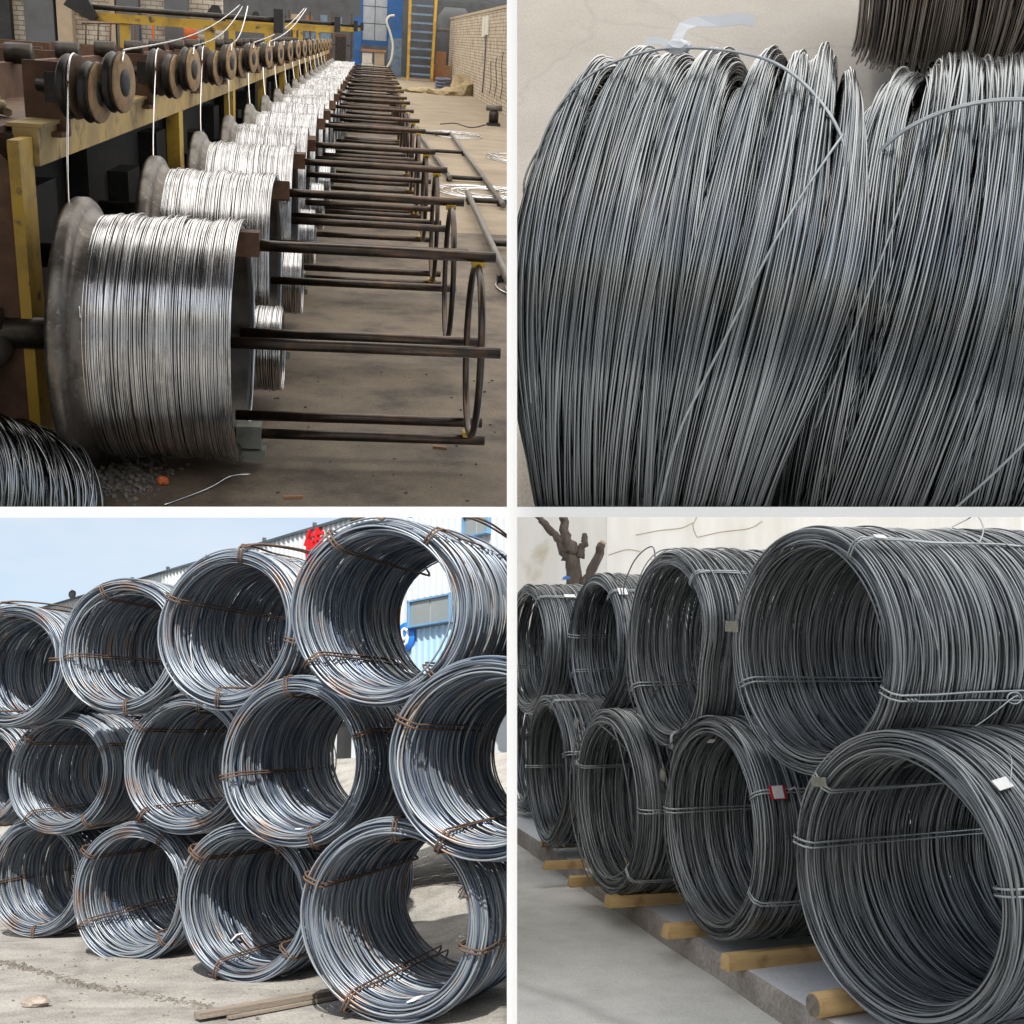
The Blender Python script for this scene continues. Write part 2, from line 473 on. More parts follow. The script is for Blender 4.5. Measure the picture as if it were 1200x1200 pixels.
M['bluesheet'] = paint('pale blue sheet cladding', (0.30, 0.46, 0.62), (0.36, 0.50, 0.64), 0.5, scale=0.9, stretch=(1, 1, 0.25))
M['bluetrim'] = paint('blue metal trim', (0.13, 0.27, 0.44), (0.1, 0.2, 0.34), 0.45, scale=3)
M['darkedge'] = paint('dark roof edge', (0.05, 0.07, 0.09), (0.08, 0.1, 0.12), 0.5, scale=3)
M['pane'] = paint('grey window pane', (0.20, 0.23, 0.24), (0.26, 0.28, 0.28), 0.15, scale=1.5)
M['signred'] = paint('red sign letter', (0.62, 0.015, 0.02), (0.5, 0.015, 0.02), 0.4, scale=3)
M['signblue'] = paint('blue number plate', (0.01, 0.16, 0.62), (0.01, 0.14, 0.55), 0.4, scale=3)
M['paper'] = paint('white paper tag', (0.82, 0.82, 0.80), (0.7, 0.7, 0.67), 0.7, scale=20)
M['plank'] = paint('weathered grey plank', (0.25, 0.21, 0.17), (0.12, 0.10, 0.08), 0.9, scale=4, stretch=(0.6, 8, 8), bump=0.4)
M['stone'] = paint('grey brown stone', (0.24, 0.20, 0.17), (0.34, 0.30, 0.26), 0.95, scale=9, bump=0.5)
M['greyrender'] = paint('grey green render', (0.36, 0.42, 0.40), (0.30, 0.35, 0.34), 0.85, scale=1)
M['carpaint'] = paint('white car paint', (0.78, 0.78, 0.78), (0.74, 0.74, 0.74), 0.2, scale=2, coat=0.6)
M['rubber'] = paint('black rubber', (0.02, 0.02, 0.02), (0.035, 0.035, 0.035), 0.8, scale=6)
# kerb
M['kerbwire'] = wire_mat('dark grey mill scale wire', (0.06, 0.067, 0.075), (0.37, 0.39, 0.40), (0.15, 0.12, 0.10), 0.7, 0.32, 0.72, 0.9)
M['kerbtie'] = paint('galvanised tie wire', (0.42, 0.45, 0.46), (0.3, 0.32, 0.33), 0.35, 0.6, scale=10)
M['road'] = ground_mat('pale worn concrete road', [(0.30, (0.45, 0.445, 0.42)), (0.5, (0.54, 0.535, 0.505)), (0.72, (0.62, 0.61, 0.57))], 4.0, 0.85, 0.25, crack=0.25, crack_scale=0.22, speck=((0.30, 0.29, 0.28), 3.3, 0.035), fine=90, grain=0.10)
M['ledge'] = ground_mat('blue grey smooth concrete ledge', [(0.3, (0.50, 0.51, 0.53)), (0.6, (0.62, 0.63, 0.65))], 1.2, 0.75, 0.08, crack=0.2, crack_scale=0.3, fine=90, grain=0.10)
M['kerbface'] = ground_mat('stained kerb face', [(0.3, (0.20, 0.175, 0.15)), (0.55, (0.34, 0.305, 0.27)), (0.75, (0.44, 0.41, 0.37))], 3.0, 0.9, 0.3, fine=60)
M['timber'] = paint('yellow pine timber', (0.56, 0.38, 0.17), (0.40, 0.26, 0.12), 0.8, scale=3.0, stretch=(1.0, 10, 10), bump=0.3, second=((0.30, 0.17, 0.07), 9.0, 0.62, 0.75))
M['limewall'] = paint('stained whitewashed wall', (0.80, 0.79, 0.76), (0.66, 0.64, 0.58), 0.9, scale=1.1, lo=0.42, hi=0.75, stretch=(2.2, 2.2, 0.35), bump=0.1, second=((0.50, 0.44, 0.32), 1.7, 0.66, 0.8))
M['crackline'] = paint('ochre crack filler', (0.42, 0.36, 0.26), (0.34, 0.29, 0.2), 0.95, scale=6)
M['bark'] = paint('grey brown bark', (0.085, 0.065, 0.052), (0.15, 0.12, 0.10), 0.95, scale=7, stretch=(3, 3, 0.7), bump=0.9, bscale=25)
M['cutwood'] = paint('pale cut wood', (0.30, 0.22, 0.15), (0.22, 0.16, 0.11), 0.9, scale=10)
M['metaltag'] = paint('dull metal tag', (0.24, 0.23, 0.19), (0.15, 0.14, 0.12), 0.5, 0.4, scale=20)
M['redmark'] = paint('red tag border', (0.55, 0.02, 0.04), (0.45, 0.02, 0.03), 0.6, scale=10)
M['yellowmark'] = paint('yellow tag', (0.7, 0.55, 0.05), (0.5, 0.4, 0.05), 0.6, scale=10)
M['bluetarp'] = paint('blue tarpaulin', (0.05, 0.2, 0.6), (0.05, 0.15, 0.45), 0.5, scale=5)
# store
M['storewire'] = wire_mat('polished grey wire', (0.15, 0.165, 0.175), (0.37, 0.385, 0.39), (0.24, 0.23, 0.20), 1.0, 0.17, 0.72, 0.9)
M['brownwire'] = wire_mat('brown oiled wire', (0.07, 0.065, 0.062), (0.42, 0.40, 0.385), (0.2, 0.16, 0.13), 1.0, 0.17, 0.6, 0.8)
M['storefloor'] = ground_mat('pale polished concrete', [(0.3, (0.50, 0.44, 0.365)), (0.55, (0.56, 0.50, 0.42)), (0.75, (0.62, 0.57, 0.49))], 2.2, 0.6, 0.03, crack=0.10, crack_scale=0.9, fine=260)
M['film'] = paint('white plastic strip', (0.72, 0.74, 0.76), (0.6, 0.63, 0.66), 0.3, scale=6)

# ------------------------------------------------------------------ dividing walls between the four bays, and an added, unseen sun-softening canopy over the right-hand bays
def wedge(dx0, dx1, dy0, dy1, d0, d1):
    """a wall whose faces follow the splay of the bays; numbers are slopes times 1400"""
    out = []
    for d in (d0, d1):
        for a, b in ((dx0, dy0), (dx1, dy0), (dx1, dy1), (dx0, dy1)):
            out.append(EYE + d * (FWD + Vector((a / 1400, 0, 0)) + UPV * (b / 1400)))
    mb = MB()
    mb.add([tuple(p) for p in out], [(0, 3, 2, 1), (4, 5, 6, 7), (0, 1, 5, 4), (1, 2, 6, 5), (2, 3, 7, 6), (3, 0, 4, 7)])
    return mb
structure(wedge(-6, 6, -900, -6, 0.6, 1.6).build('partition_wall', M['white']))
structure(wedge(-5, 5, -420, -6, 4.5, 6.7).build('partition_wall', M['white']))
structure(wedge(-6, 6, 6, 760, 0.6, 1.5).build('partition_wall', M['white']))
structure(wedge(-900, 900, -6, 6, 0.6, 1.3).build('partition_slab', M['white']))

cn = thing('shade_canopy', 'large white membrane canopy stretched high over the right-hand bays', 'canopy', I4, (0, 0, 0))  # unseen canopy added to turn direct sun into soft light
mb = MB()
nx, ny = 8, 14
vs = []
for jy in range(ny + 1):
    for ix in range(nx + 1):
        x, y = -0.012 + 5.63 * ix / nx, -4.8 + 19.0 * jy / ny
        vs.append((x, y, 5.0 + 0.10 * math.cos(ix / nx * math.pi * 2) * (0.5 - abs(jy / ny - 0.5))))
mb.add(vs, [(jy * (nx + 1) + ix, jy * (nx + 1) + ix + 1, (jy + 1) * (nx + 1) + ix + 1, (jy + 1) * (nx + 1) + ix) for jy in range(ny) for ix in range(nx)], True)
mb.build('membrane', M['membrane'], cn)
for x, y in ((5.65, -4.8), (5.65, 4.5), (5.65, 14.2), (0.10, -4.8)):  # posts that carry the added canopy, out of view as well
    MB().tube([(x, y, -1.5), (x, y, 5.2)], 0.06, 10).build('mast', M['greywall'], cn)
MB().tube([(5.64, -4.8, 5.03), (5.64, 14.2, 5.03)], 0.04, 8).build('edge_beam', M['greywall'], cn)

# ------------------------------------------------------------------ wire coils
def coil_arrays(seed, Rin, Rout, L, r, seg, sides, wob=1.0, pack=1.18, shape=None, ends=3, flare=0.0, axial=None):
    """turns of a coil: axis along +x from the mouth (x = 0) to the far end (x = L)"""
    rng = np.random.default_rng(seed)
    step = 2 * r * pack
    lay = max(2, int(round((Rout - Rin) / step)))
    step = step if axial is None else 2 * r * axial
    cols = int(L / step)
    us, rs = [], []
    for i in range(cols):
        for j in range(lay):
            edge = min(i, cols - 1 - i)
            inset = 1 if edge == 0 else 0
            if j < inset or j > lay - 1 - inset:
                continue
            if edge >= ends and 1 < j < lay - 2:
                continue
            us.append((i + 0.5 + 0.5 * (j % 2)) * step + rng.normal() * step * 0.11)
            rs.append(Rin + (j + 0.5) * (Rout - Rin) / lay + rng.normal() * step * 0.18 + (rng.uniform(-1, 1) * step * 0.5 if rng.random() < 0.15 else 0))
    us, rs = np.array(us), np.array(rs)
    n = len(us)
    t = np.linspace(0, 2 * math.pi, seg, endpoint=False)
    rho = rs[:, None] + smooth_noise(rng, n, seg, 0.0028 * wob, 4)
    u = us[:, None] + smooth_noise(rng, n, seg, 0.0048 * wob, 3)
    # a few loose turns that wander across their neighbours
    loose = rng.random(n) < 0.10
    u[loose] += smooth_noise(rng, loose.sum(), seg, 0.016 * wob, 2)
    rho[loose] += np.where(rs[loose, None] > (Rin + Rout) / 2, 1, -1) * 0.5 * step
    if shape is not None:
        rho = rho * shape(t)[None, :]
    if flare:
        rho = rho * (1 + flare * (u / L))
    # slow bowing of the whole coil
    cy = 0.01 * wob * np.sin(us / L * 3 + seed)[:, None]; cz = 0.008 * wob * np.cos(us / L * 2.3 + seed * 2)[:, None]
    P = np.stack([u, -rho * np.sin(t)[None, :] + cy, rho * np.cos(t)[None, :] + cz], axis=-1)
    return tubes_np(P, r, sides, True)

def tie_path(Rin, Rout, L, ang, off=0.0, slack=0.0, rise=0.0, tw=0.0):
    """a tie wire wrapped round the coil's section at one angle (0 = top, positive clockwise seen from the mouth)"""
    pts = []
    o, i = Rout + 0.010, Rin - 0.010
    sec = [(-0.012, (o + i) / 2), (-0.010, o - 0.02), (0.012, o)] + [(L * k / 8, o + 0.004 * math.sin(k * 2.1)) for k in range(1, 8)] + \
          [(L - 0.01, o), (L + 0.012, o - 0.02), (L + 0.012, i + 0.02), (L - 0.01, i)] + \
          [(L * k / 8, i - slack * math.sin(math.pi * k / 8)) for k in range(7, 0, -1)] + [(0.01, i), (-0.010, i + 0.02)]
    for u, p in sec:
        a = ang + off / p + tw * u / L
        pts.append((u, -p * math.sin(a), p * math.cos(a)))
    return pts

def add_ties(parent, mat, Rin, Rout, L, angles, r=0.0045, double=True, slack=0.0, cut=None, shape=None):
    rnd = random.Random(int(L * 1000) + len(parent.name) + len(angles))
    for a in angles:
        mb = MB()
        for k in ((0, 1) if double else (0,)):
            p = tie_path(Rin, Rout, L, a, (k - 0.5) * 0.016 + rnd.uniform(-0.003, 0.003), slack * rnd.uniform(0.3, 1.2), tw=rnd.uniform(-0.06, 0.06))
            if shape is not None:
                sc = float(shape(np.array([a]))[0])
                p = [(u, y * sc, z * sc) for u, y, z in p]
            mb.tube(p, r, 5, closed=True)
        if double:
            o = Rout + 0.012
            sc = float(shape(np.array([a]))[0]) if shape is not None else 1.0
            for q in range(3):
                mb.tube([(L * (0.03 + 0.012 * q), -o * sc * math.sin(a) , o * sc * math.cos(a)), (L * (0.04 + 0.012 * q), -(o + 0.006) * sc * math.sin(a + 0.02), (o + 0.006) * sc * math.cos(a + 0.02))], r * 0.9, 5)
        mb.build('binding_wire', mat, parent, cut=cut, cut_frame=parent.matrix_basis if cut else None)

def axis_rot(yaw, tilt=0.0):
    """turns local +x to point away from the viewer: yaw to the right of straight ahead, tilt upwards"""
    return Matrix.Rotation(math.pi / 2 - yaw, 4, 'Z') @ Matrix.Rotation(-tilt, 4, 'Y')

# ================================================================== YARD BAY: sunlit stack of coils in front of a white shed
def shed_dist(x, y):
    return -((x * 0.745) + (y - 13.65) * 0.667)
def yard_z(x, y):
    d = shed_dist(x, y)
    t = min(1.0, max(0.0, (4.6 - d) / 4.3))
    return 1.37 * t * t * (3 - 2 * t) + max(0.0, -d) * 0.03
g = MB()
xs = [-30, -22, -16, -12] + [-10 + 0.5 * i for i in range(21)] + [0.5]
ys = [1.5, 3, 4, 4.5] + [5 + 0.5 * i for i in range(30)] + [22, 26, 32, 40]
rg = random.Random(5)
vs = []
for y in ys:
    for x in xs:
        vs.append((x, y, yard_z(x, y) + (rg.uniform(-0.006, 0.006) if 4.5 < y < 9 else 0)))
fs = []
for j in range(len(ys) - 1):
    for i in range(len(xs) - 1):
        a = j * len(xs) + i
        fs.append((a, a + 1, a + 1 + len(xs), a + len(xs)))
g.add(vs, fs, True)
structure(g.build('yard_ground', M['yardground'], frame=YARD, cut=CUT['yard']))

# dark line of grit and small stones on the concrete
rg = random.Random(8)
mb = MB()
for k in range(900):
    t = rg.random()
    x = -3.15 + 1.95 * t + rg.gauss(0, 0.02) ; y = 7.35 - 1.85 * t + rg.gauss(0, 0.035) + 0.05 * math.sin(t * 9)
    s = rg.uniform(0.004, 0.013)
    mb.box((x, y, s * 0.3), (s, s * rg.uniform(0.6, 1.4), s * 0.8), Matrix.Rotation(rg.uniform(0, 3), 3, 'Z'))
for k in range(260):
    x = rg.uniform(-3.3, -0.4); y = rg.uniform(5.1, 7.6); s = rg.uniform(0.004, 0.012)
    mb.box((x, y, s * 0.3), (s, s, s * 0.8), Matrix.Rotation(rg.uniform(0, 3), 3, 'Z'))
gg = stuff(mb.build('grit', M['grit'], frame=YARD, cut=CUT['yard'])); gg['label'] = 'dark line of grit across the pale concrete'

# a stone and a split plank lying on the concrete
def lump(seed, r, sq):
    rg = np.random.default_rng(seed)
    bm = bmesh.new(); bmesh.ops.create_icosphere(bm, subdivisions=2, radius=1)
    for v in bm.verts:
        k = 1 + rg.normal() * 0.13
        v.co = Vector((v.co.x * r * sq[0], v.co.y * r * sq[1], v.co.z * r * sq[2])) * k
    m = MB(); bm.verts.index_update()
    m.add([tuple(v.co) for v in bm.verts], [tuple(v.index for v in f.verts) for f in bm.faces]); bm.free()
    return m
st = lump(3, 0.055, (1.1, 0.8, 0.55)).build('stone', M['stone'], frame=YARD @ Matrix.Translation((-2.13, 5.72, 0.02)))
tag(st, 'angular brown grey stone on the concrete at the front edge of the sunny yard', 'stone')
pk = thing('broken_plank', 'split weathered plank lying on the ground by the big bottom coil', 'plank', YARD, (-0.95, 5.85, 0.012), Matrix.Rotation(rad(52), 4, 'Z'))
m = MB(); m.prism([(-0.62, -0.035), (-0.40, -0.045), (0.18, -0.03), (0.30, -0.008), (0.24, 0.02), (0.32, 0.035), (-0.1, 0.04), (-0.6, 0.03)], 0.022)
m.build('board', M['plank'], pk, bevel=0.003)
m = MB(); m.prism([(-0.5, -0.09), (0.1, -0.075), (0.34, -0.062), (0.12, -0.052), (-0.5, -0.062)], 0.012, base=-0.01)
m.build('splinter', M['plank'], pk)

# ---- coils
YR_IN, YR_OUT, YL = 0.337, 0.402, 1.08
yard_meshes = []
for sd in range(3):
    V, F = coil_arrays(40 + sd, YR_IN, YR_OUT, YL if sd < 1 else 1.22, 0.0046, 72, 5, 2.3, 1.16, shape=lambda t, k=sd: 1 + 0.012 * np.cos(2 * t + k) + 0.008 * np.cos(3 * t + 2 * k), axial=1.5)
    yard_meshes.append((V, F, mesh_np('winding', V, F)))
d2 = math.pi / 180
yard_spots = [
    # x, y, z (middle of the mouth), mesh, yaw, squash, ties, label
    (-3.191, 8.298, 0.372, 1, 17, 0.93, (-95, 85, 175), 'wire coil at the far end of the bottom row of the sunny stack'),
    (-2.250, 7.321, 0.385, 2, 17, 0.97, (-55, 35, -125, 140), 'bottom row wire coil between the far end coil and the white tagged coil'),
    (-1.403, 6.437, 0.392, 1, 22, 0.99, (-50, 42, -160, 130), 'bottom row wire coil with a square white tag on its inner wall'),
    (-0.530, 5.294, 0.405, 0, 18, 1.02, (-65, 6, -152, 105), 'nearest bottom coil in the sunny stack, with shaded ground seen through it'),
    (-3.937, 9.069, 1.047, 2, 17, 0.95, (60, 150), 'middle row coil of the sunny stack mostly cut off at the far end'),
    (-2.924, 7.912, 1.050, 1, 17, 0.95, (-48, 62, -140, 145), 'middle row coil with a loose bar end sticking up from its top'),
    (-1.920, 7.041, 1.090, 2, 17, 0.99, (-50, 20, -140, 115), 'middle row coil right under the gap between the two smaller top coils'),
    (-1.060, 5.941, 1.080, 0, 18, 1.0, (-8, -100, 70, 165), 'middle row coil with a dark doorway seen through its far end'),
    (-0.113, 4.971, 1.065, 0, 18, 1.02, (-65, -150), 'big middle row coil cut off by the dividing wall, a car seen through it'),
    (-3.247, 7.688, 1.745, 1, 17, 0.97, (-12, 88, 190), 'far end top row coil of the sunny stack with its mouth half out of sight'),
    (-2.289, 7.035, 1.780, 2, 17, 0.99, (-25, -98, 80, 175), 'top row coil with a double tie across its middle and sky behind its rim'),
    (-1.450, 6.072, 1.770, 1, 18, 1.0, (10, -65, 105, 187), 'top row coil standing just below the eaves line of the white shed'),
    (-0.64, 8.75, 0.42, 0, 8, 0.95, (30, 120), 'shaded wire coil lying behind, glimpsed through the nearest bottom coil'),
    (-0.586, 5.166, 1.722, 0, 18, 1.03, (-35, 40, -125, 140), 'topmost nearest coil with the blue shed window seen through it'),
]
for i, (x, y, z, k, yaw, sq, ties, label) in enumerate(yard_spots):
    rot = axis_rot(rad(yaw), rad(3.0)) @ Matrix.Rotation(i * 1.3 if False else 0, 4, 'X')
    c = thing('wire_coil', label, 'wire coil', YARD, (x, y, z), rot, 'hot rolled wire coils stacked in the sunny yard', (1, sq * 1.02, sq))
    V, F, me = yard_meshes[k]
    near = x > -0.6
    # a different turn of the same winding for each coil
    spin = Matrix.Rotation(i * 0.9, 4, 'X')
    if near:
        a = i * 0.9
        Vr = V @ np.array(spin.to_3x3()).T
        Vt, Ft = trim(Vr, F, c.matrix_basis, CUT['yard'])
        o = put('winding', mesh_np('winding', Vt, Ft), M['yardwire'], c)
    else:
        o = put('winding', me, M['yardwire'], c)
        o.matrix_basis = spin
    stuff(o)
    add_ties(c, M['tie'], YR_IN - 0.008, YR_OUT + 0.006, YL if k < 1 else 1.22, [t * d2 for t in ties], slack=0.01, cut=CUT['yard'] if near else None)
    if i == 2:
        MB().box((0.30, 0.215, -0.235), (0.055, 0.008, 0.05), Matrix.Rotation(0.8, 3, 'X')).build('paper_tag', M['paper'], c)
    if i == 3:
        MB().box((0.09, -0.09, -0.315), (0.10, 0.035, 0.004), Matrix.Rotation(-0.25, 3, 'X')).build('paper_tag', M['paper'], c)
    if i == 7:
        MB().box((0.12, 0.03, -0.325), (0.03, 0.03, 0.004)).build('paper_tag', M['paper'], c)
    if i == 5:
        MB().tube([(-0.03, 0.16, 0.43), (0.03, 0.05, 0.40), (0.10, -0.09, 0.39), (0.14, -0.20, 0.35)], 0.0065, 6).build('loose_end', M['tie'], c)
    if i == 12: continue
    if i in (9, 11, 13):
        y0 = {9: 0.10, 11: -0.05, 13: -0.14}[i]
        for q in range(2 if i != 9 else 1):
            MB().tube([(0.0, y0 - q * 0.03, 0.395), (0.12, y0 - 0.05 - q * 0.02, 0.425), (0.45, y0 - 0.16 - q * 0.03, 0.418), (0.95, y0 - 0.20, 0.37)], 0.0058, 6).build('loose_end', M['tie'], c, cut=CUT['yard'] if i == 13 else None, cut_frame=c.matrix_basis)
    if i == 13:
        MB().tube([(-0.01, 0.12, 0.38), (-0.02, 0.02, 0.395), (-0.025, -0.03, 0.37), (-0.02, -0.06, 0.395), (-0.01, -0.16, 0.375)], 0.006, 6).build('loose_end', M['tie'], c)

# ---- the white shed
SX, SB = 1.75, 0.93
def Z(z): return SB + SX * (z - SB)
SHED_D = Vector((-0.6672, 0.7449, 0))
SHED = Matrix(((-0.6672, -0.7449, 0, 0.0), (0.7449, -0.6672, 0, 13.65), (0, 0, 1, 0), (0, 0, 0, 1)))   # x along the wall, y out towards the viewer
sh = thing('shed', 'long white sheet metal shed with blue trim and red lettering behind the coils', 'building', SHED)
ycut = CUT['yard']
def ribs(x0, x1, z0, z1, name, mat):
    """one sheet of ribbed cladding, about a metre wide"""
    n = max(1, int(round((x1 - x0) / 0.125)))
    w = (x1 - x0) / n
    pts = []
    for i in range(n):
        a = x0 + i * w
        pts += [(a, 0.0), (a + w * 0.62, 0.0), (a + w * 0.72, 0.028), (a + w * 0.90, 0.028)]
    pts.append((x1, 0.0))
    m = MB()
    vs = [(p[0], p[1], z0) for p in pts] + [(p[0], p[1], z1) for p in pts]
    k = len(pts)
    m.add(vs, [(i, i + 1, k + i + 1, k + i) for i in range(k - 1)])
    return m.build(name, mat, sh, cut=ycut, cut_frame=SHED)
eave = Z(3.05)
x = 0.9
first = True
ribs(-0.6, 0.36, Z(1.75), eave + 0.4, 'cladding_sheet', M['cladding'])
ribs(0.37, 0.9, 1.2, eave + 0.4, 'cladding_sheet', M['cladding'])
ribs(0.905, 2.0, Z(2.30), eave, 'cladding_sheet', M['cladding'])
ribs(0.905, 2.0, 1.2, Z(2.08), 'cladding_sheet', M['bluesheet'])
for i in range(14):
    ribs(2.01 + i * 1.01, 3.01 + i * 1.01, 1.2, eave, 'cladding_sheet', M['cladding'])
MB().span(0.95, 16.2, -5.0, -0.06, 1.0, eave - 0.05).build('inner_wall', M['cladding'], sh, cut=ycut, cut_frame=SHED)
rf = MB().span(1.1, 16.3, -5.1, 0.045, eave, eave + 0.03).build('roof', M['darkedge'], sh, cut=ycut, cut_frame=SHED)
MB().span(1.1, 16.3, 0.046, 0.06, eave - 0.012, eave + 0.028).build('gutter', M['darkedge'], rf, cut=ycut, cut_frame=SHED)
for xx in (4.2, 5.6, 7.4, 8.8, 10.2, 11.6):
    MB().span(xx - 0.02, xx + 0.02, 0.02, 0.07, eave + 0.032, eave + 0.08).build('roof_clip', M['greywall'], rf, cut=ycut, cut_frame=SHED)
# window with frame, mullion and panes
def shed_window(x0, x1, z0, z1, cols):
    t = 0.022
    w = MB()
    w.span(x0 - t, x1 + t, 0.03, 0.09, z1, z1 + t); w.span(x0 - t, x1 + t, 0.03, 0.12, z0 - t, z0)
    w.span(x0 - t, x0, 0.03, 0.09, z0, z1); w.span(x1, x1 + t, 0.03, 0.09, z0, z1)
    f = w.build('window', M['bluetrim'], sh, cut=ycut, cut_frame=SHED)
    for i in range(cols):
        a, b = x0 + (x1 - x0) * i / cols, x0 + (x1 - x0) * (i + 1) / cols
        MB().span(a + 0.012, b - 0.012, 0.045, 0.06, z0 + 0.01, z1 - 0.01).build('pane', M['pane'], f, cut=ycut, cut_frame=SHED)
    MB().span(x0, x1, 0.031, 0.044, z0, z1).build('sash', M['whitebox'], f, cut=ycut, cut_frame=SHED)
shed_window(1.06, 1.86, Z(2.10), Z(2.275), 2)
shed_window(0.36, 0.80, Z(2.66), Z(2.80), 2)
# doorway in the plinth zone
dw = MB(); dw.span(2.95, 3.02, 0.03, 0.10, 1.2, 1.86); dw.span(3.44, 3.51, 0.03, 0.10, 1.2, 1.86); dw.span(2.95, 3.51, 0.03, 0.10, 1.862, 1.92)
dw = dw.build('doorway', M['cladding'], sh)
MB().span(3.021, 3.439, 0.03, 0.05, 1.2, 1.86).build('door', M['black'], dw)
# flood lamp on the eaves
lp = MB().lathe([(0.0, 0.0), (0.0, 0.07), (0.06, 0.09), (0.10, 0.05), (0.10, 0.0)], 12, 'y').build('flood_lamp', M['greywall'], sh)
lp.matrix_basis = Matrix.Translation((12.4, 0.20, eave + 0.02))
# red letter on the wall, built of strokes (the person radical and the strokes beside it)
def stroke(mb, a, b, w):
    ax, az = a; bx, bz = b
    dx, dz = bx - ax, bz - az
    L = math.hypot(dx, dz); nx, nz = -dz / L * w / 2, dx / L * w / 2
    mb.prism([(ax + nx, az + nz), (ax - nx, az - nz), (bx - nx, bz - nz), (bx + nx, bz + nz)], 0.05, axis='y', base=0.035)
lt = MB()
LX, LZ, LS = 4.40, Z(2.83) - 0.09, 0.46                      # left edge as read, foot, size
def q(u, v): return (LX - u * LS, LZ + v * LS)
for k, (a, b, w) in enumerate([((0.26, 1.0), (0.02, 0.52), 0.11), ((0.17, 0.70), (0.17, 0.0), 0.11), ((0.36, 0.80), (0.98, 0.80), 0.10),
                ((0.66, 1.0), (0.66, 0.36), 0.10), ((0.44, 0.62), (0.90, 0.62), 0.085), ((0.44, 0.40), (0.90, 0.40), 0.085),
                ((0.45, 0.64), (0.45, 0.38), 0.085), ((0.89, 0.64), (0.89, 0.38), 0.085), ((0.64, 0.40), (0.36, 0.0), 0.10), ((0.5, 0.30), (0.98, 0.0), 0.10)]):
    t = MB(); stroke(t, q(*a), q(*b), w * LS)
    for p in t.v: lt.v.append((p[0], p[1] + 0.0009 * k, p[2]))
    o = len(lt.v) - len(t.v); lt.f += [tuple(i + o for i in f) for f in t.f]; lt.s += t.s
stuff(lt.build('sign_letter', M['signred'], sh, cut=ycut, cut_frame=SHED))
# round blue number plate with a white figure 9
npt = thing('number_plate', 'round blue plate with a white 9 on the shed wall', 'sign', SHED, (1.98, 0.03, Z(2.03)))
MB().lathe([(0.0, 0.0), (0.0, 0.19), (0.02, 0.19), (0.02, 0.0)], 40, 'y').build('disc', M['signblue'], npt)
nine = MB()
cc = [(0.065 * math.cos(a), 0.024, 0.045 + 0.065 * math.sin(a)) for a in np.linspace(0, 2 * math.pi, 24, endpoint=False)]
nine.tube(cc, 0.021, 6, closed=True)
nine.tube([(-0.063, 0.024, 0.04), (-0.062, 0.024, -0.02), (-0.045, 0.024, -0.07), (-0.005, 0.024, -0.095), (0.05, 0.024, -0.085)], 0.021, 6)
nine.build('figure', M['paper'], npt)
# what is seen past the near end of the shed: a grey green wall, a white car and rubble
gw = thing('grey_green_building', 'grey green rendered building far behind the coils, at the dividing wall', 'building', YARD, (-0.9, 19.6, 1.3))
MB().span(-2.2, 0.88, 0, 3, -0.3, 1.6).build('wall', M['greyrender'], gw, cut=ycut, cut_frame=gw.matrix_basis)
MB().span(0.74, 0.85, -0.03, -0.005, 0.35, 0.85).build('window', M['black'], gw, cut=ycut, cut_frame=gw.matrix_basis)
car = thing('parked_car', 'small white parked car far behind, seen through the cut off middle coil', 'car', YARD, (-0.20, 18.6, 1.43), Matrix.Rotation(rad(200), 4, 'Z'))
prof = [(-0.34, 0.06), (-0.35, 0.14), (-0.33, 0.17), (-0.16, 0.185), (-0.06, 0.27), (0.16, 0.275), (0.28, 0.19), (0.35, 0.18), (0.36, 0.07)]
MB().prism(prof, 0.30, axis='y', base=-0.15).build('body', M['carpaint'], car, bevel=0.012)
MB().prism([(-0.145, 0.19), (-0.055, 0.262), (0.15, 0.266), (0.25, 0.195)], 0.306, axis='y', base=-0.153).build('side_window', M['pane'], car)
for wx in (-0.22, 0.23):
    for wy in (-0.15, 0.15):
        o = MB().lathe([(-0.02, 0.0), (-0.02, 0.058), (0.02, 0.058), (0.02, 0.0)], 16, 'y').build('wheel', M['rubber'], car)
        o.matrix_basis = Matrix.Translation((wx, wy, 0.058))
MB().box((-0.352, 0, 0.10), (0.008, 0.12, 0.035)).build('number_plate', M['signblue'], car)
rg = random.Random(4)
mb = MB()
for k in range(60):
    s = rg.uniform(0.02, 0.07)
    mb.box((rg.uniform(-0.30, -0.07), rg.uniform(16.6, 17.4), 1.44 + rg.uniform(0, 0.1)), (s, s, s * 0.7), Matrix.Rotation(rg.uniform(0, 3), 3, (rg.random(), rg.random(), 1)))
o = stuff(mb.build('rubble', M['whitebox'], frame=YARD, cut=ycut)); o['label'] = 'heap of pale rubble beside the small white car'

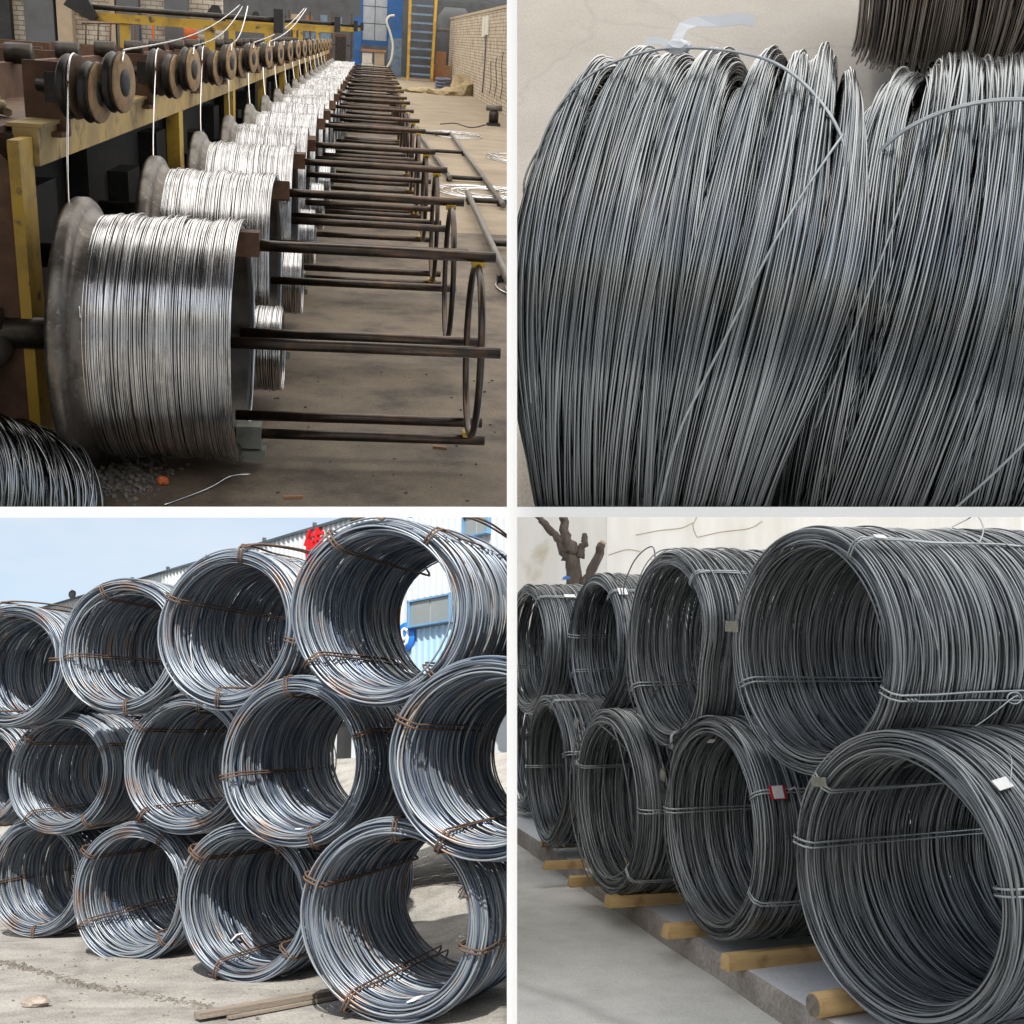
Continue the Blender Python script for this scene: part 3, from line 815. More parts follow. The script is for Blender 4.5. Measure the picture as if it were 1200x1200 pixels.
# ================================================================== KERB BAY: two rows of dark coils on a concrete ledge
kcut = CUT['kerb']
LEDGE_TOP, ROAD_Z = -0.06, -0.165
E0, E1 = (0.04, 8.61), (1.07, 4.27)                       # two points of the ledge's front edge
ed = Vector((E1[0] - E0[0], E1[1] - E0[1])).normalized()
def edge(t, off=0.0):
    """point on the ledge edge, t metres from E0 towards the viewer; off goes back on to the ledge"""
    return (E0[0] + ed.x * t - ed.y * off, E0[1] + ed.y * t + ed.x * off)
m = MB()
a, b, c, d = edge(-12), edge(9), edge(9, 14), edge(-12, 14)
m.add([(*p, LEDGE_TOP) for p in (a, b, c, d)], [(0, 1, 2, 3)])
structure(m.build('ledge_top', M['ledge'], frame=KERB, cut=kcut))
m = MB()
L = 21
vs, fs = [], []
rg = random.Random(11)
nst = 84
for i in range(nst + 1):
    t = -12 + L * i / nst
    w = rg.uniform(-0.006, 0.006)
    for off, z in ((0.0, LEDGE_TOP), (-0.010 + w, LEDGE_TOP - 0.012), (-0.014 + w, ROAD_Z + 0.01), (-0.02, ROAD_Z - 0.02)):
        vs.append((*edge(t, off), z))
for i in range(nst):
    for k in range(3):
        o = i * 4 + k
        fs.append((o, o + 1, o + 5, o + 4))
m.add(vs, fs, True)
structure(m.build('kerb_face', M['kerbface'], frame=KERB, cut=kcut))
m = MB()
m.add([(*edge(-12, 0.05), ROAD_Z), (*edge(9, 0.05), ROAD_Z), (*edge(9, -9), ROAD_Z), (*edge(-12, -9), ROAD_Z)], [(0, 3, 2, 1)])
structure(m.build('road', M['road'], frame=KERB, cut=kcut))

KR_IN, KR_OUT, KL = 0.378, 0.450, 1.25
def bump(c, w, a):
    def f(t):
        dlt = (np.asarray(t) - c * d2 + math.pi) % (2 * math.pi) - math.pi
        return 1 + a * np.exp(-(dlt / (w * d2)) ** 2)
    return f
def mul(*fs_):
    return lambda t: np.prod([f(t) for f in fs_], axis=0)
kerb_spots = [
    # x, y, z, yaw, seed, sz (height), sy (width), shape, ties, wires, label
    (1.086, 4.373, 1.205, 64, 1, 1.0, 1.0, None, (36, -110, 112), 0.0036, 'largest upper row coil on the ledge with a long bright tie along its flank'),
    (0.716, 5.574, 1.195, 71, 2, 1.0, 1.0, mul(bump(105, 26, -0.16), bump(180, 30, 0.03)), (42, -118, 172), 0.0036, 'upper row coil whose right rim is pinched inwards'),
    (0.496, 7.351, 1.205, 73, 3, 1.0, 1.0, mul(bump(190, 24, 0.07), bump(140, 28, -0.10), bump(230, 28, -0.05)), (44, -80, -115), 0.0045, 'narrow upper row coil with a white tag and a pointed bottom, next to the tree'),
    (0.090, 8.453, 1.205, 72, 4, 1.0, 1.0, None, (42, -85, -112), 0.0045, 'upper row coil below the tree trunk, cut off by the dividing wall'),
    (1.239, 3.990, 0.440, 61, 5, 1.05, 1.05, None, (-47, -80, 84), 0.0036, 'nearest lower row coil with a blank white card on its shoulder'),
    (0.837, 5.160, 0.452, 72, 6, 1.0, 1.0, mul(bump(175, 40, 0.03), bump(45, 40, 0.02)), (66, -88, 122), 0.0036, 'lower row coil with a red edged white tag and a tangle of loose tie wire'),
    (0.482, 6.121, 0.455, 72, 7, 1.0, 1.0, mul(bump(200, 40, 0.03), bump(60, 40, -0.04)), (-72, 92, 142), 0.0042, 'lower row coil with a dull metal tag hanging at its upper lip'),
    (0.210, 7.479, 0.450, 75, 8, 1.0, 1.0, mul(bump(185, 24, 0.05), bump(145, 28, -0.08)), (-92, 72, 20), 0.0045, 'small looking lower row coil second from the dividing wall'),
    (0.030, 9.20, 0.440, 75, 4, 1.0, 1.0, None, (70, 110), 0.0045, 'farthest lower row coil, only a sliver beside the dividing wall'),
]
kmesh = {}
for i, (x, y, z, yaw, seed, sz, sy, shape, ties, wr, label) in enumerate(kerb_spots):
    c = thing('wire_coil', label, 'wire coil', KERB, (x, y, z), axis_rot(rad(yaw)), 'dark wire coils stacked on the concrete ledge', (1, sy, sz))
    seg = 80 if i in (0, 1, 4, 5) else 64
    sides = 5 if i in (0, 4) else 4
    V, F = coil_arrays(seed + 70, KR_IN, KR_OUT, KL if i not in (0, 4) else 1.35, wr, seg, sides, 1.9, 1.22 if i in (0, 4, 1, 5) else 1.12, shape, ends=3)
    if i in (0, 1, 3, 8):
        V, F = trim(V, F, c.matrix_basis, kcut)
    stuff(put('winding', mesh_np('winding', V, F), M['kerbwire'], c))
    add_ties(c, M['kerbtie'], KR_IN, KR_OUT, KL if i not in (0, 4) else 1.35, [t * d2 for t in ties], r=0.0038, cut=kcut if i in (0, 3, 8) else None, shape=shape)
    def at(ang, rr, u):
        s_ = float(shape(np.array([ang * d2]))[0]) if shape else 1.0
        return Vector((u, -rr * s_ * math.sin(ang * d2), rr * s_ * math.cos(ang * d2)))
    def plate(name, mat, ang, rr, u, su, st, tilt=0.0, th=0.003):
        rm = Matrix.Rotation(ang * d2, 3, 'X') @ Matrix.Rotation(tilt, 3, 'Z')
        return MB().box(tuple(at(ang, rr, u)), (su, st, th), rm).build(name, mat, c)
    def face_plate(name, mat, ang, rr, u, sw, shh, spin=0.0):
        """a tag hanging across the coil's mouth"""
        return MB().box(tuple(at(ang, rr, u)), (0.003, sw, shh), Matrix.Rotation(spin, 3, 'X')).build(name, mat, c)
    if i == 0:
        plate('paper_tag', M['paper'], 36, 0.472, 0.09, 0.05, 0.022)
        face_plate('metal_tag', M['metaltag'], -80, 0.452, -0.02, 0.085, 0.042, 0.05)
        plate('yellow_tag', M['yellowmark'], 166, 0.365, 0.10, 0.06, 0.03)
        MB().tube([at(112, 0.475, 0.55), at(111, 0.49, 0.50), at(122, 0.485, 0.40), at(134, 0.478, 0.30)], 0.0025, 5).build('loose_end', M['kerbtie'], c)
        k = [at(112, 0.478, 0.52) + Vector((0.035 * math.cos(q_), 0, 0.02 * math.sin(q_))) for q_ in np.linspace(0, 9, 22)]
        MB().tube(k, 0.003, 5).build('tie_knot', M['kerbtie'], c)
        MB().tube([at(38, 0.47, 0.55), at(30, 0.50, 0.62), at(20, 0.53, 0.66), at(12, 0.50, 0.70), at(14, 0.46, 0.60), at(26, 0.47, 0.58)], 0.0028, 5).build('loose_end', M['kerbtie'], c, cut=kcut, cut_frame=c.matrix_basis)
    if i == 1:
        MB().tube([at(-30, 0.45, 0.06), at(-22, 0.53, 0.03), at(-38, 0.55, 0.0), at(-55, 0.50, -0.03), at(-60, 0.46, 0.02)], 0.0035, 6).build('loose_end', M['kerbwire'], c)
        MB().tube([at(-100, 0.40, 0.03), at(-112, 0.37, 0.15), at(-130, 0.36, 0.05)], 0.0035, 6).build('loose_end', M['kerbwire'], c)
        plate('paper_tag', M['paper'], 150, 0.468, 0.10, 0.035, 0.03)
    if i == 2:
        plate('paper_tag', M['paper'], 46, 0.468, 0.06, 0.055, 0.055)
        face_plate('metal_tag', M['metaltag'], 176, 0.50, 0.02, 0.06, 0.05, 0.5)
    if i == 3:
        plate('paper_tag', M['paper'], 42, 0.47, 0.22, 0.08, 0.03)
    if i == 4:
        face_plate('metal_tag', M['metaltag'], -47, 0.41, -0.015, 0.07, 0.03, -0.1)
        plate('paper_card', M['paper'], 46, 0.476, 0.10, 0.075, 0.036, 0.15)
        MB().tube([at(46, 0.482, 0.13), at(38, 0.50, 0.19), at(30, 0.48, 0.25)], 0.002, 5).build('tag_string', M['kerbtie'], c)
    if i == 5:
        f = plate('paper_tag', M['redmark'], 67, 0.470, 0.07, 0.07, 0.055)
        plate('paper_face', M['paper'], 67, 0.4725, 0.07, 0.045, 0.05)
        rr_ = random.Random(3)
        for w_ in range(3):
            pts_ = [at(66 + 4 * w_, 0.47, 0.12 + 0.05 * w_)] + [at(66 + rr_.uniform(-8, 26) , 0.48 + rr_.uniform(0, 0.03), 0.16 + 0.07 * k_ + rr_.uniform(-0.09, 0.09)) for k_ in range(5)]
            pp = []
            for k_ in range(len(pts_) - 1):
                for s_ in (0, 0.5):
                    pp.append(pts_[k_].lerp(pts_[k_ + 1], s_))
            MB().tube(pp + [pts_[-1]], 0.0024, 5).build('loose_end', M['kerbtie'], c)
        face_plate('metal_tag', M['metaltag'], -68, 0.455, -0.02, 0.05, 0.045, 0.3)
    if i == 6:
        face_plate('metal_tag', M['metaltag'], -46, 0.50, -0.03, 0.06, 0.05, 0.4)
        MB().tube([at(-25, 0.41, 0.0), at(20, 0.33, -0.01), at(60, 0.37, 0.05)], 0.004, 6).build('loose_end', M['kerbwire'], c)
    if i == 8:
        plate('paper_tag', M['paper'], 60, 0.47, 0.10, 0.06, 0.05)

# timber bearers under the coils
tim = [((0.18, 7.80), 80, 0.9, 0.045, 'short pine bearer by the dividing wall, under the far lower coil', False),
       ((0.175, 7.02), 76, 0.85, 0.048, 'sawn pine bearer under the small looking lower coil', False),
       ((0.46, 6.02), 74, 0.9, 0.055, 'pine bearer with a grey weathered top, between two middle lower coils', False),
       ((0.665, 5.40), 72, 0.9, 0.058, 'short ended square pine bearer just left of the red tagged coil', False),
       ((0.835, 4.88), 68, 1.0, 0.058, 'pine bearer with a cracked end grain, in front of the red tagged coil', False),
       ((1.03, 4.25), 66, 1.0, 0.07, 'round log bearer with a pale cut end under the nearest lower coil', True),
       ((0.30, 6.52), 74, 0.5, 0.05, 'small wedge of pine peeping out behind the metal tagged lower coil', False)]
for k, ((x, y), yaw, ln, s, label, rnd_) in enumerate(tim):
    t = thing('timber_bearer', label, 'timber', KERB, (x, y, LEDGE_TOP), axis_rot(rad(yaw)), 'timber bearers under the coils')
    rg = random.Random(k)
    if rnd_:
        m = MB().lathe([(0.0, 0.0), (0.0, 0.040), (0.004, 0.043), (ln, 0.045), (ln, 0.0)], 20, 'x')
        o = m.build('log', M['timber'], t); o.matrix_basis = Matrix.Translation((0, 0, 0.044))
        m = MB().lathe([(-0.002, 0.0), (-0.002, 0.038)], 20, 'x'); o = m.build('cut_end', M['plank'], t); o.matrix_basis = Matrix.Translation((0, 0, 0.044))
    else:
        m = MB()
        w2 = s * 0.62
        j = lambda: rg.uniform(-0.005, 0.005)
        vs = [(0 + j(), -w2 + j(), 0), (ln, -w2 * 0.9, 0), (ln, w2 * 0.9, 0), (0 + j(), w2 + j(), 0), (0.01 + j(), -w2 * 0.82 + j(), s + j()), (ln, -w2 * 0.8, s * 0.9), (ln, w2 * 0.8, s * 0.9), (0.01 + j(), w2 * 0.85 + j(), s + j())]
        m.add(vs, BOX_F)
        m.build('beam', M['timber'], t, bevel=0.006)

# whitewashed wall behind, with a corner, and cracks
wl_ = thing('whitewashed_wall', 'tall stained whitewashed wall behind the dark coils', 'wall', KERB, (0, 0, 0))
m = MB(); m.prism([(-0.5, 13.9), (1.03, 12.95), (1.07, 13.2), (-0.5, 14.3)], 4.6, base=-0.3); m.build('left_face', M['limewall'], wl_, cut=kcut, cut_frame=KERB)
m = MB(); m.prism([(1.032, 12.95), (9.0, 13.4), (9.0, 13.8), (1.072, 13.2)], 4.6, base=-0.3); m.build('right_face', M['limewall'], wl_, cut=kcut, cut_frame=KERB)
def wall_pt(x, z):
    return (x, 12.95 + (x - 1.032) * 0.0565 - 0.004, z) if x > 1.032 else (x, 12.95 + (1.032 - x) * 0.62 - 0.004, z)
for cr in ([(1.05, 2.20), (1.25, 2.26), (1.4, 2.24)], [(1.35, 2.42), (1.6, 2.47), (1.85, 2.50), (1.98, 2.56)], [(2.02, 2.40), (1.98, 2.52), (2.02, 2.62), (2.01, 2.70)], [(2.03, 2.40), (2.3, 2.46), (2.6, 2.50), (2.75, 2.58)], [(1.5, 2.16), (1.62, 2.12)]):
    MB().tube([wall_pt(*p) for p in cr], 0.004, 4).build('crack', M['crackline'], wl_, cut=kcut, cut_frame=KERB)

# lopped tree in front of the wall
tr = thing('lopped_tree', 'bare lopped tree with cut branches rising behind the far upper coils', 'tree', KERB, (0.555, 10.9, LEDGE_TOP))
def limb(name, pts, rs, mat='bark'):
    P_, R_ = [], []
    for a in range(len(pts) - 1):
        for s_ in np.linspace(0, 1, 6, endpoint=False):
            P_.append(tuple(np.array(pts[a]) * (1 - s_) + np.array(pts[a + 1]) * s_)); R_.append(rs[a] * (1 - s_) + rs[a + 1] * s_)
    P_.append(pts[-1]); R_.append(rs[-1])
    rg = np.random.default_rng(len(pts) + int(rs[0] * 1000))
    R_ = np.array(R_) * (1 + rg.normal(size=len(R_)) * 0.06)
    P_ = np.array(P_) + rg.normal(size=(len(P_), 3)) * 0.006
    return MB().tube(P_, R_, 10).build(name, M[mat], tr, cut=kcut, cut_frame=tr.matrix_basis)
limb('trunk', [(0.06, 0, 0), (0.04, 0, 1.2), (0.015, 0, 1.75), (0.0, 0, 2.05), (0.0, 0, 2.20)], [0.10, 0.085, 0.072, 0.076, 0.05])
limb('branch', [(-0.05, 0, 2.05), (-0.14, 0.0, 2.26), (-0.28, 0.02, 2.42), (-0.42, 0.05, 2.54), (-0.55, 0.06, 2.62)], [0.05, 0.036, 0.03, 0.026, 0.022])
limb('branch', [(-0.03, 0, 2.12), (-0.07, 0, 2.30), (-0.09, 0, 2.50), (-0.13, 0, 2.75)], [0.06, 0.045, 0.036, 0.03])
limb('branch', [(0.06, 0, 2.08), (0.10, -0.01, 2.24), (0.115, -0.01, 2.29)], [0.05, 0.03, 0.022])
limb('branch', [(0.08, 0, 1.80), (0.18, -0.01, 1.98), (0.27, -0.02, 2.20)], [0.055, 0.045, 0.04])
o = MB().lathe([(0, 0), (0, 0.034)], 12, 'z').build('cut_end', M['cutwood'], tr); o.matrix_basis = Matrix.Translation((0.278, -0.03, 2.215)) @ Matrix.Rotation(0.6, 4, 'X') @ Matrix.Rotation(0.4, 4, 'Y')
tp = MB(); tp.prism([(0.0, 0.0), (0.07, 0.0), (0.065, 0.014), (0.035, 0.022), (0.01, 0.014)], 0.2, axis='y')
tag(tp.build('blue_sheet', M['bluetarp'], frame=KERB @ Matrix.Translation((0.44, 10.4, 1.80))), 'scrap of blue sheeting behind the far upper coil at the tree foot', 'sheet')

# ================================================================== HALL BAY: long row of take-up spools beside a yellow machine frame
hcut = CUT['hall']
FZ = -1.05
RX = lambda a: Matrix.Rotation(rad(a), 4, 'X')
m = MB(); m.add([(-16, -2.2, FZ), (14, -2.2, FZ), (14, 112, FZ), (-16, 112, FZ)], [(0, 1, 2, 3)])
structure(m.build('hall_floor', M['hallfloor'], frame=HALL, cut=hcut))
m = MB()
rg = random.Random(2)
lft = [(3.5 + 0.5 * math.sin(y * 0.35) + rg.uniform(-0.15, 0.15), y) for y in range(13, 105, 3)]
vs = [(x, y, FZ + 0.004) for x, y in lft] + [(9.2, y, FZ + 0.004) for x, y in lft]
k = len(lft)
m.add(vs, [(i, k + i, k + i + 1, i + 1) for i in range(k - 1)])
structure(m.build('floor_dust', M['halldust'], frame=HALL, cut=hcut))
structure(MB().span(-16, 14, -3.4, 1.2, 5.7, 5.85).build('hall_roof', M['greywall'], frame=HALL))
m = MB(); m.add([(-16, 1.2, 5.78), (14, 1.2, 5.78), (14, 112, 5.78), (-16, 112, 5.78)], [(0, 1, 2, 3)])
structure(m.build('rooflight', M['rooflight'], frame=HALL))
mb = MB()
for k in range(28):
    mb.span(-16, 14, 1.2 + 4 * k, 1.45 + 4 * k, 5.5, 5.77)
structure(mb.build('roof_joists', M['greywall'], frame=HALL))
structure(MB().span(-16, 14, 107, 107.4, FZ, 7).build('end_wall', M['greywall'], frame=HALL, cut=hcut))

# ---- spools
NSP = 19
def spool_y(i):
    return 3.25 * i
rng = np.random.default_rng(7)
def winding_mesh(seed):
    rng = np.random.default_rng(seed)
    n = 170
    u = np.linspace(0.19, 1.20, n) + rng.normal(size=n) * 0.003
    t = np.linspace(0, 2 * math.pi, 72, endpoint=False)
    R = 0.893 + rng.normal(size=(n, 1)) * 0.0035 + 0.006 * np.sin(u * 17 + seed)[:, None] + 0.005 * np.sin(u * 41 + 2 * seed)[:, None]
    R = R + smooth_noise(rng, n, 72, 0.0055, 5)
    # loosely laid turns: some stand proud towards the open end
    pr = (rng.random(n) < 0.12)[:, None] * np.abs(smooth_noise(rng, n, 72, 0.011, 6))
    endf = np.clip((u - 1.08) / 0.12, 0, 1)[:, None]
    R = R + pr + endf * np.abs(smooth_noise(rng, n, 72, 0.012, 5))
    uu = u[:, None] + smooth_noise(rng, n, 72, 0.0035, 5)
    P = np.stack([uu, -R * np.sin(t), R * np.cos(t)], axis=-1)
    V, F = tubes_np(P, 0.0050, 4, True)
    me = mesh_np('winding', V, F); me.materials.append(M['zinc'])
    return me
wind = [winding_mesh(s) for s in (1, 2)]
ords = ['nearest', 'second', 'third', 'fourth', 'fifth', 'sixth', 'seventh', 'eighth', 'ninth', 'tenth', 'eleventh', 'twelfth', 'thirteenth', 'fourteenth', 'fifteenth', 'sixteenth', 'seventeenth', 'eighteenth', 'nineteenth', 'twentieth']
CZ = 1.0
def proto_spool():
    t = thing('wire_spool', 'x', 'wire spool', HALL)
    fl = MB().lathe([(-0.03, 0.0), (-0.03, 0.955), (-0.015, 1.0), (0.01, 1.015), (0.07, 1.015), (0.095, 0.995), (0.115, 0.95), (0.135, 0.915), (0.165, 0.897), (0.20, 0.888), (0.24, 0.884)], 72).build('flange', M['flange'], t)
    fl.matrix_basis = Matrix.Translation((0, 0, CZ))
    dr = MB().lathe([(0.16, 0.866), (1.19, 0.866), (1.19, 0.845)], 64).build('drum', M['flange'], t)
    dr.matrix_basis = Matrix.Translation((0, 0, CZ))
    eh = MB().lathe([(1.185, 0.844), (1.16, 0.80), (0.75, 0.80), (0.75, 0.0)], 64).build('drum_mouth', M['darkiron'], t)  # hollow end coloured dark so that it reads as shadow
    eh.matrix_basis = Matrix.Translation((0, 0, CZ))
    w = stuff(put('winding', wind[0], M['zinc'], t)); w.matrix_basis = Matrix.Translation((0, 0, CZ))
    for a in (0, 77, 180, 203, 262):
        r = MB().tube([(1.10, 0, 0.735), (3.10, 0, 0.735)], 0.042, 12).build('rod', M['rod'], t)
        r.matrix_basis = Matrix.Translation((0, 0, CZ)) @ RX(a)
        if a in (77, 203, 262): continue
        c = MB().span(1.14, 1.33, -0.075, 0.075, 0.66, 0.84).build('clamp', M['rust'] if a == 0 else M['greygreen'], t, bevel=0.012)
        c.matrix_basis = Matrix.Translation((0, 0, CZ)) @ RX(a)
    q = MB().span(1.15, 1.36, -0.09, 0.09, 0.86, 0.93).build('clamp_nut', M['greygreen'], t, bevel=0.01); q.matrix_basis = Matrix.Translation((0, 0, CZ)) @ RX(180)
    hp = [(2.97, 0.66 * math.sin(a), 0.66 * math.cos(a)) for a in np.linspace(0, 2 * math.pi, 56, endpoint=False)]
    h = MB().tube(hp, 0.028, 8, closed=True).build('hoop', M['rod'], t); h.matrix_basis = Matrix.Translation((0, 0, CZ))
    for a in (0, 180):
        y = MB().span(2.92, 3.02, -0.05, 0.05, 0.66, 0.70).build('lug', M['yellow'], t); y.matrix_basis = Matrix.Translation((0, 0, CZ)) @ RX(a)
    sh_ = MB().tube([(-1.2, 0, 0), (-0.03, 0, 0)], 0.12, 16).build('shaft', M['darkiron'], t); sh_.matrix_basis = Matrix.Translation((0, 0, CZ))
    return t
sp0 = proto_spool()
def copy_thing(src, M4, label, group=None):
    r = src.copy(); COL.objects.link(r); r.matrix_basis = M4; r['label'] = label
    if group: r['group'] = group
    for ch in src.children:
        c = ch.copy(); COL.objects.link(c); c.parent = r
        for gc in ch.children:
            d = gc.copy(); COL.objects.link(d); d.parent = c
    return r
GR = 'spools in a row along the machine'
for i in range(NSP):
    if i == NSP - 1:
        lab = 'farthest silvery wire spool at the very end of the row'
    else:
        lab = ('silvery wire spool with dark rod basket, %s from the near end of the row' % ords[i]) if i else 'big nearest wire spool with four steel rods and a hoop, in the foreground'
    tilt = RX([8, -14, 5, 20, -6, 12, -18, 3, 16, -10, 7, -4, 18, -12, 2, 10, -8, 14, 0][i])
    m4 = HALL @ Matrix.Translation((0, spool_y(i), FZ))
    if i == 0:
        sp = sp0; sp.matrix_basis = m4; sp['label'] = lab; sp['group'] = GR
    else:
        sp = copy_thing(sp0, m4, lab, GR)
    # turn the basket a little so that no two stand alike
    for ch in sp.children:
        nm = ch.name.split('.')[0]
        if nm in ('rod', 'clamp', 'clamp_nut', 'lug') and i:
            ch.matrix_basis = Matrix.Translation((0, 0, CZ)) @ tilt @ Matrix.Translation((0, 0, -CZ)) @ ch.matrix_basis
        if nm == 'winding':
            if i % 2: ch.data = wind[1]
            ch.matrix_basis = Matrix.Translation((0, 0, CZ)) @ RX(i * 47)

# ---- small lower reels between the spools
def proto_reel():
    t = thing('lower_reel', 'x', 'wire reel', HALL)
    rngr = np.random.default_rng(3)
    n = 90
    u = np.linspace(0.30, 1.02, n); th = np.linspace(0, 2 * math.pi, 48, endpoint=False)
    R = 0.375 + rngr.normal(size=(n, 1)) * 0.004 + smooth_noise(rngr, n, 48, 0.004, 4)
    P = np.stack([u[:, None] + smooth_noise(rngr, n, 48, 0.004, 4), -R * np.sin(th), R * np.cos(th)], axis=-1)
    V, F = tubes_np(P, 0.0055, 4, True)
    stuff(put('winding', mesh_np('winding', V, F), M['zinc'], t))
    MB().lathe([(0.28, 0.0), (0.28, 0.36), (1.0, 0.36), (1.0, 0.26), (0.7, 0.25), (0.7, 0.0)], 40).build('drum', M['darkiron'], t)
    MB().tube([(-1.2, 0, 0), (0.28, 0, 0)], 0.07, 10).build('shaft', M['darkiron'], t)
    return t
re0 = proto_reel()
for i in range(6):
    lab = 'small lower wire reel tucked behind the %s spool of the row' % ords[i]
    m4 = HALL @ Matrix.Translation((0.36, spool_y(i) + 1.62, -0.50))
    if i == 0:
        re0.matrix_basis = m4; re0['label'] = lab; re0['group'] = 'lower reels between the spools'
    else:
        copy_thing(re0, m4, lab, 'lower reels between the spools')

# ---- pulley sets along the beam, with a wire down to each spool
def proto_pulleys():
    t = thing('pulley_set', 'x', 'pulleys', HALL)
    for k, (x, y, z, r) in enumerate(((0.0, 0.0, 0.0, 0.232), (0.16, 0.0, -0.03, 0.220), (0.30, 0.12, 0.05, 0.220))):
        p = MB().lathe([(0.042, r * 0.32), (0.042, r * 0.97), (0.036, r * 1.0), (0.026, r * 1.0), (0.02, r * 0.9), (-0.03, r * 0.9), (-0.03, r * 0.32), (0.042, r * 0.32)], 40).build('pulley', M['cork'] if k else M['rust'], t)
        p.matrix_basis = Matrix.Translation((x, y, z))
        rim = MB().lathe([(0.018, r * 0.9), (0.022, r * 1.0), (0.012, r * 1.03), (-0.005, r * 0.94), (-0.03, r * 0.94), (-0.05, r * 1.03), (-0.06, r), (-0.058, r * 0.3)], 40).build('rim', M['darkiron'], p)
        hub = MB().lathe([(0.06, 0.0), (0.06, r * 0.22), (0.045, r * 0.46), (-0.05, r * 0.36), (-0.05, 0.0)], 24).build('hub', M['black'], p)
    MB().tube([(-0.3, 0, 0), (0.24, 0, -0.02)], 0.05, 12).build('shaft', M['darkiron'], t)
    MB().tube([(0.1, 0.12, 0.05), (0.35, 0.12, 0.05)], 0.04, 10).build('shaft', M['darkiron'], t)
    MB().span(-0.44, -0.10, 0.05, 0.10, -0.36, 0.17).build('bracket', M['rust'], t, bevel=0.006)
    MB().span(-0.46, -0.08, -0.12, 0.05, -0.372, -0.335).build('foot_plate', M['rust'], t)
    MB().span(-0.22, -0.07, -0.06, 0.05, -0.12, 0.10).build('bearing', M['darkiron'], t, bevel=0.02)
    return t
pu0 = proto_pulleys()
pulley_y = [0.84, 4.72, 8.42, 11.65, 14.8, 17.9, 21.0, 24.2, 27.4, 30.6, 33.9, 37.2, 40.4, 43.6, 46.9, 50.1]
GP = 'pulley sets along the yellow beam'
for i, y in enumerate(pulley_y):
    lab = 'nearest set of three pulleys, its first cheek rust brown' if i == 0 else '%s pulley set from the near end of the yellow beam' % ords[i]
    m4 = HALL @ Matrix.Translation((-0.12, y, 1.68)) @ Matrix.Rotation(rad(-11), 4, 'Z')
    if i == 0:
        pu0.matrix_basis = m4; pu0['label'] = lab; pu0['group'] = GP
    else:
        copy_thing(pu0, m4, lab, GP)
    sy = spool_y(i)
    x0 = -0.12
    w = MB()
    pts = [(x0, y - 0.24 * math.cos(a), 1.68 + 0.24 * math.sin(a)) for a in np.linspace(math.pi * 0.62, 0, 10)]
    foot = (0.20, sy - 0.86, 0.28) if i < 2 else (0.2, sy - 0.75, 0.40)
    w.tube(pts + [((x0 + foot[0]) / 2 - 0.04, (y - 0.24 + foot[1]) / 2, (1.68 + foot[2]) / 2), foot], 0.007 if i < 4 else 0.011, 6)
    tag(w.build('hanging_wire', M['zinc'], frame=HALL), ('bright wire running down from the %s pulley set to its spool' % ords[i]), 'wire', 'wires hanging from the pulley sets')

# wires strung from the pulleys up to the overhead frame
for i, (a, b) in enumerate((((0.24, 0.84 + 0.12, 1.68 + 0.29), (0.10, 11.0, 2.50)), ((0.24, 4.72 + 0.12, 1.97), (0.14, 11.0, 2.48)), ((0.24, 8.42 + 0.12, 1.97), (0.22, 11.0, 2.49)), ((0.24, 11.77, 1.97), (0.5, 22, 2.7)), ((0.24, 14.9, 1.97), (0.55, 22, 2.7)))):
    p = [np.array(a) + np.array((0, -0.16, -0.09)), np.array(a) + np.array((0, -0.05, -0.01))] + [np.array(a) * (1 - s) + np.array(b) * s - np.array((0, 0, 0.12 * math.sin(math.pi * s))) for s in np.linspace(0, 1, 9)]
    tag(MB().tube(p, 0.0075 + 0.001 * i, 6).build('strung_wire', M['zinc'], frame=HALL), 'bright wire slanting up from the %s pulley set to the overhead rollers' % ords[i], 'wire', 'wires strung up to the overhead frame')

# ---- the machine's frame: beam, deck, posts
mf = thing('machine_frame', 'long yellow steel machine frame with deck and posts along the spools', 'machine', HALL, (-0.4, 0.2, FZ))
def hb(x0, x1, y0, y1, z0, z1): return MB().span(x0 + 0.4, x1 + 0.4, y0 - 0.2, y1 - 0.2, z0 - FZ, z1 - FZ)
hb(-0.48, -0.30, 0.35, 64, 1.13, 1.40).build('beam', M['tanboard'], mf)
hb(-0.52, -0.27, 0.35, 64, 1.402, 1.43).build('beam_flange', M['tanboard'], mf)
hb(-3.6, -0.525, -1.6, 64, 1.36, 1.41).build('deck', M['rust'], mf)
py = [7.2, 13.6, 20.3, 27.0, 33.5, 40.0, 46.5, 53.0, 59.5]
for y in py:
    hb(-0.46, -0.30, y, y + 0.34, FZ, 1.128).build('post', M['yellow'], mf)
hb(-1.10, -0.475, 0.30, 0.36, FZ, 1.35).build('end_plate', M['rust'], mf)
ep = MB().prism([(-1.05, FZ), (-0.425, FZ), (-0.425, 1.18), (-0.60, 1.36), (-1.05, 1.36)], 0.03, axis='y', base=-0.02)
ep.v = [(x + 0.4, y - 0.2, z - FZ) for x, y, z in ep.v]
ep.build('end_web', M['rust'], mf)
hb(-0.42, -0.34, -0.03, 0.34, FZ, 1.34).build('post', M['yellow'], mf, bevel=0.008)
hb(-1.10, -0.475, 0.02, 0.115, FZ, 1.1).build('stiffener', M['darkiron'], mf)
hb(-1.6, -1.5, -2, 66, FZ, 1.355).build('casing', M['black'], mf)  # black sheet standing in for the dark void under the beam
for k in range(26):
    y = 1.2 + k * 2.45
    hb(-1.5, -1.22, y, y + 0.9, FZ, 0.2 + 0.35 * (k % 3)).build('gear_box', M['black'], mf, bevel=0.05)
p = thing('stub_pipe', 'fat grey pipe end sticking out beside the near yellow post', 'pipe', HALL, (0, 0, 0))
MB().tube([(-1.5, -0.95, -0.62), (-0.62, -0.10, -0.16), (-0.55, -0.03, -0.12)], [0.14, 0.14, 0.10], 20).build('pipe', M['railiron'], p)
